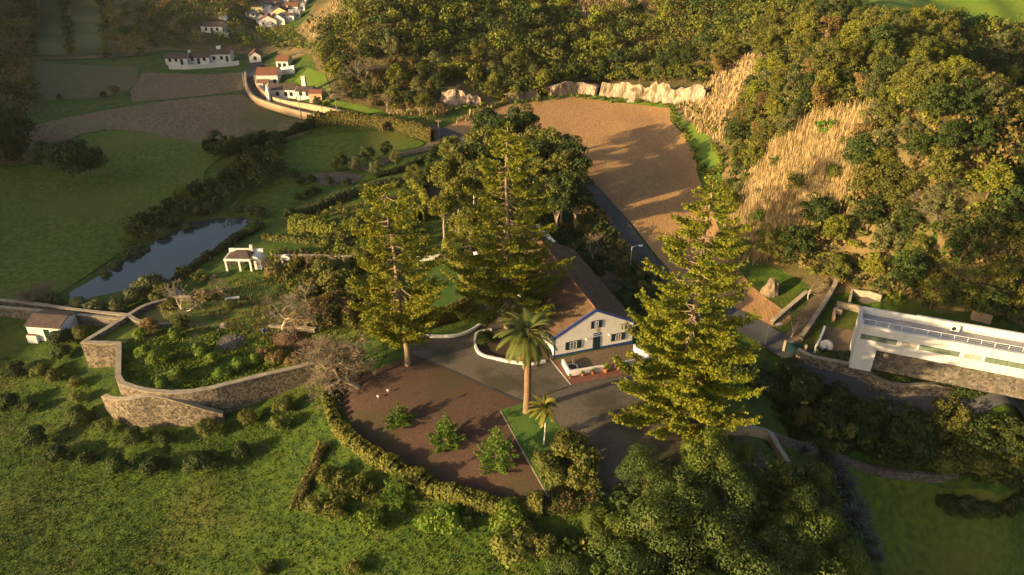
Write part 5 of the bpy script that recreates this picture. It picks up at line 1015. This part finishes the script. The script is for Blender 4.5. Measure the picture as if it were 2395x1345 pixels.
# open garden shed
x, y, z = G(570, 640, True); pv = thing('open_shed', 'open-fronted white garden shed with dark hipped roof beside the pond', 'shed', (x, y, max(z, GZ)), R(-2), None, (.92,.92,.78))
mb = MB(); mb.box(-2.9,2.6,-.4,3.0,2.85,3.0,M_white); mb.box(-2.9,.0,-.4,-2.65,2.597,2.3,M_white); mb.build('wall', pv)
mb = MB(); mb.box(-2.9,-.25,1.9,1.6,-.003,2.3,M_white); mb.build('lintel', pv)
for q in (-2.8,-.5,1.4): mb = MB(); mb.box(q,-.245,-.4,q+.3,-.01,1.897,M_white); mb.build('pillar', pv)
mb = MB(); mb.add([(-2.6,.0,2.25),(1.5,.0,2.25),(1.5,2.55,2.25),(-2.6,2.55,2.25),(-1.2,2.0,3.1),(.4,2.0,3.1)], [(0,1,5,4),(1,2,5),(2,3,4,5),(3,0,4),(0,3,2,1)], M_tiledark); mb.build('roof', pv)
mb = MB(); mb.prism([(1.9,-.4),(3.1,-.4),(3.1,1.6),(2.5,2.4),(1.9,2.6)], .5, 2.597, M_white); mb.build('side_store', pv)
mb = MB(); mb.box(.9,2.2,2.6,1.4,2.597,4.0,M_whiteold); mb.build('chimney', pv)
x, y, z = G(671, 627); t = thing('garden_arch', 'small white round-topped niche on the upper garden wall', 'niche', (x, y, z), 0); mb = MB(); pr = [(-.8,-.3),(.8,-.3),(.8,1.4)] + [(.8*math.cos(a), 1.4+.8*math.sin(a)) for a in np.linspace(.3, 2.85, 8)] + [(-.8,1.4)]; mb.prism(pr, 0, .5, M_whiteold); mb.build('frame', t); mb = MB(); mb.box(-.4,-.03,0,.4,-.003,1.4,M_dark); mb.build('opening', t)
x, y, z = G(1931, 822); t = thing('white_niche', 'round-topped white slab with small dark anchor in the gravel yard', 'monument', (x, y, z), R(-12)); mb = MB(); pr = [(-.75,-.2),(.75,-.2),(.75,.9)] + [(.75*math.cos(a), .9+.6*math.sin(a)) for a in np.linspace(.3, 2.85, 9)] + [(-.75,.9)]; mb.prism(pr, 0, .5, M_white); mb.build('slab', t)
mb = MB(); mb.box(-.025,-.03,.35,.025,-.003,1.0,M_blue); mb.box(-.14,-.028,.82,.14,-.004,.86,M_blue); mb.tube([(-.2,-.015,.5),(-.12,-.015,.38),(0,-.015,.34),(.12,-.015,.38),(.2,-.015,.5)], .022, M_blue, 5); mb.build('anchor_emblem', t)
x, y, z = G(1855, 830); t = thing('farm_gate', 'dark green double gate between road and farm track', 'gate', (x, y, z), R(-22)); 
for s_ in (-1, 1):
    mb = MB(); mb.box(min(0, s_*1.15)+.02, 0, .1, max(0, s_*1.15)-.02, .06, 1.7, M_green); mb.build('gate_leaf', t)
    mb = MB(); mb.box(s_*1.15 if s_ > 0 else -1.45, -.1, -.3, 1.45 if s_ > 0 else -1.15, .2, 1.9, M_coping); mb.build('gate_pillar', t)
# ------------------------------------------------------------------ poles
def pole(label, a, b, h, lamp=True, wood=False, cross=False, ang=0, name=None):
    x, y, z = G(a, b); t = thing(name or ('street_lamp' if lamp else 'utility_pole'), label, 'street lamp' if lamp else 'pole', (x, y, z), R(ang), None)
    m = M_wood if wood else M_metal; mb = MB(); mb.tube([(0,0,-.3),(0,0,h)], [.11,.07], m, 8); mb.build('pole', t)
    if lamp: mb = MB(); mb.tube([(0,0,h-.3),(.5,0,h+.05),(1.1,0,h+.1)], .035, m, 6); mb.build('arm', t); mb = MB(); mb.box(1.0,-.13,h,1.6,.13,h+.14,M_paintw); mb.build('lamp_head', t)
    if cross: mb = MB(); mb.box(-.7,-.06,h-.4,.7,.06,h-.28,m); mb.build('crossarm', t)
pole('grey street lamp on the road verge right of the long roof', 1473, 634, 4.3); pole('grey street lamp by the road near the farm gate', 1788, 812, 3.6)
pole('white-topped pole at the junction of road and lane', 1027, 322, 4.2, False, True, True); pole('slim pole at the road bend before the roadside houses', 629, 254, 7.0, False, True); pole('leaning utility pole below the ochre road wall', 704, 279, 6.5, False, True)
pole('utility pole at the end of the ochre road wall', 790, 280, 5.0, False, True); pole('thin pale pole beside the fallow field edge', 572, 205, 4.2, False, True)
for a, b, lab in ((885,934,'left white garden spotlight at the rim of the red gravel'),(908,920,'right white garden spotlight at the rim of the red gravel')):
    x, y, z = G(a, b); t = thing('garden_spotlight', lab, 'garden light', (x, y, z+.05), 0, 'spotlights by the red gravel'); mb = MB(); mb.tube([(0,0,-.1),(0,0,.35)], .03, M_metal, 6); mb.build('stem', t); mb = MB(); mb.lathe([(.05,.3),(.14,.36),(.15,.46),(.08,.52)], M_paintw, 10); mb.build('head', t)
# ------------------------------------------------------------------ garden clutter
def pile(name, label, a, b, r, h, m, n, sz, seed):
    x, y, z = G(a, b); rs = np.random.RandomState(seed); mb = MB()
    mb.lathe([(r*1.1,-.15),(r*.95,.1),(r*.6,h*.6),(r*.2,h*.9)], m, 12)
    for _ in range(n):
        q = rs.uniform(-1, 1, 2) * r; d_ = math.hypot(*q) / r
        if d_ > 1: continue
        zz = h * (1 - d_) ** .8; an = rs.rand() * 3.1; l, w_, t_ = sz * rs.uniform(.6, 1.4), sz * rs.uniform(.3, .7), sz * .3; ca, sa = math.cos(an), math.sin(an); tl = rs.uniform(-.3, .3)
        vs = [(q[0] + ca*u*l - sa*v*w_, q[1] + sa*u*l + ca*v*w_, zz + tl*u*l + k*t_) for k in (0, 1) for u, v in ((-1,-1),(1,-1),(1,1),(-1,1))]
        mb.add(vs, [(0,3,2,1),(4,5,6,7),(0,1,5,4),(1,2,6,5),(2,3,7,6),(3,0,4,7)], m)
    o = mb.build(name); o.location = (x, y, z); tag(o, label, 'pile'); return o
pile('rubble_pile', 'reddish pile of broken tiles at the right of the walled garden', 672, 792, 2.2, .7, M_rust, 150, .22, 1)
pile('rubble_pile', 'brown earth and brick heap below the tile pile', 715, 810, 1.8, .45, M_rust, 90, .2, 2)
pile('rubble_pile', 'dark low heap of stones in the middle of the weeds', 540, 800, 2.0, .4, M_stoned, 90, .22, 3)
pile('stone_heap', 'pale stone heap under the leafless tree by the pond', 395, 690, 1.8, .5, M_coping, 90, .25, 4)
pile('log_pile', 'small pale heap of cut logs on the garden grass', 523, 762, .6, .35, M_wood, 40, .16, 5)
x, y, z = G(545, 706); t = thing('garden_bench', 'small white table-like bench near the middle of the garden', 'bench', (x, y, z + .1), R(15)); mb = MB(); mb.box(-1.0,-.3,.5,1.0,.3,.6,M_whiteold); mb.build('seat', t)
for q in (-.85, .75): mb = MB(); mb.box(q,-.25,-.1,q+.12,.25,.497,M_whiteold); mb.build('leg', t)
x, y, z = G(700, 742); t = thing('stone_trough', 'long pale stone trough right of the wide leafless tree', 'trough', (x, y, z + .1), R(-8)); mb = MB(); mb.box(-1.1,-.3,0,1.1,-.2,.5,M_coping); mb.box(-1.1,.2,0,1.1,.3,.5,M_coping); mb.box(-1.1,-.197,0,-1.0,.197,.5,M_coping); mb.box(1.0,-.197,0,1.1,.197,.5,M_coping); mb.box(-.997,-.197,0,.997,.197,.12,M_bed); mb.build('basin', t)
# person working beside the tile pile
def person(x, y, z, rz):
    M_jk = mat('blue_jacket', (.06,.12,.32)); M_tr = mat('dark_trousers', (.03,.03,.04)); M_sk = mat('skin', (.45,.26,.18)); M_hr = mat('hair', (.03,.02,.015))
    bm = bmesh.new(); me = bpy.data.meshes.new('person'); J = {'hip':(0,0,.95,.15),'waist':(0,-.02,1.1,.14),'chest':(0,-.08,1.33,.17),'neck':(0,-.16,1.5,.06),'head':(0,-.2,1.64,.105),'crown':(0,-.21,1.74,.08),
      'lk':(-.1,-.06,.5,.075),'la':(-.12,.02,.08,.05),'lf':(-.12,-.14,.04,.045),'rk':(.12,.0,.5,.075),'ra':(.14,.1,.08,.05),'rf':(.14,-.06,.04,.045),'lh':(-.09,0,.9,.11),'rh':(.09,0,.9,.11),
      'ls':(-.2,-.09,1.4,.07),'le':(-.27,-.16,1.13,.05),'lw':(-.2,-.38,1.02,.035),'rs':(.2,-.09,1.4,.07),'re':(.28,-.14,1.13,.05),'rw':(.22,-.36,.98,.035)}
    E = [('hip','waist'),('waist','chest'),('chest','neck'),('neck','head'),('head','crown'),('hip','lh'),('lh','lk'),('lk','la'),('la','lf'),('hip','rh'),('rh','rk'),('rk','ra'),('ra','rf'),('chest','ls'),('ls','le'),('le','lw'),('chest','rs'),('rs','re'),('re','rw')]
    for sd, wx in ((-1,'lw'),(1,'rw')):
        bx, by, bz, _ = J[wx]; J[wx+'p'] = (bx, by-.08, bz-.02, .03); E.append((wx, wx+'p'))
        for k in range(4): J[f'{wx}f{k}'] = (bx + (k-1.5)*.02, by-.16 - (.01 if k in (1,2) else 0), bz-.05, .009); E.append((wx+'p', f'{wx}f{k}'))
        J[wx+'t'] = (bx - sd*.05, by-.1, bz-.02, .011); E.append((wx+'p', wx+'t'))
    names = list(J); me.from_pydata([J[n][:3] for n in names], [(names.index(a), names.index(b)) for a, b in E], []); o = bpy.data.objects.new('person', me); COL.objects.link(o)
    md = o.modifiers.new('skin', 'SKIN'); 
    if not me.skin_vertices: bpy.context.view_layer.objects.active = o; me.attributes
    for i, n in enumerate(names):
        if me.skin_vertices: me.skin_vertices[0].data[i].radius = (J[n][3], J[n][3]); me.skin_vertices[0].data[i].use_root = (n == 'hip')
    sb = o.modifiers.new('subd', 'SUBSURF'); sb.levels = 1; sb.render_levels = 1
    for m in (M_jk, M_tr, M_sk): me.materials.append(m)
    dg = bpy.context.evaluated_depsgraph_get(); m2 = bpy.data.meshes.new_from_object(o.evaluated_get(dg)); o.modifiers.clear(); o.data = m2; m2.materials.clear()
    for m in (M_jk, M_tr, M_sk): m2.materials.append(m)
    for p in m2.polygons:
        c = p.center; p.material_index = 2 if (c.z > 1.5 or c.y < -.42) else 1 if c.z < .95 else 0; p.use_smooth = True
    o.location = (x, y, z); o.rotation_euler = (0, 0, rz); tag(o, 'person in a blue jacket and dark trousers standing beside the tile pile', 'person')
    h = MB(); h.lathe([(.11,0),(.125,.05),(.1,.13),(.04,.17)], M_hr, 12, (0,-.19,1.64)); h.build('hair', o, True)
x, y, z = G(619, 790); person(x, y, z + .05, .8)
# ------------------------------------------------------------------ air
HAZE = 0.00005
mb = MB(); mb.box(-420, -80, -45, 420, 520, 100, M_dark); hz = mb.build('haze'); tag(hz, 'thin golden evening haze over the valley', kind='stuff')
hm = bpy.data.materials.new('haze'); hm.use_nodes = True; hn = hm.node_tree; hn.nodes.remove(hn.nodes['Principled BSDF']); pv_ = hn.nodes.new('ShaderNodeVolumePrincipled')
pv_.inputs['Density'].default_value = HAZE; pv_.inputs['Color'].default_value = (.85, .86, .9, 1); pv_.inputs['Anisotropy'].default_value = .2
hn.links.new(pv_.outputs[0], hn.nodes['Material Output'].inputs['Volume']); hz.data.materials.clear(); hz.data.materials.append(hm)
SC.cycles.volume_bounces = 0
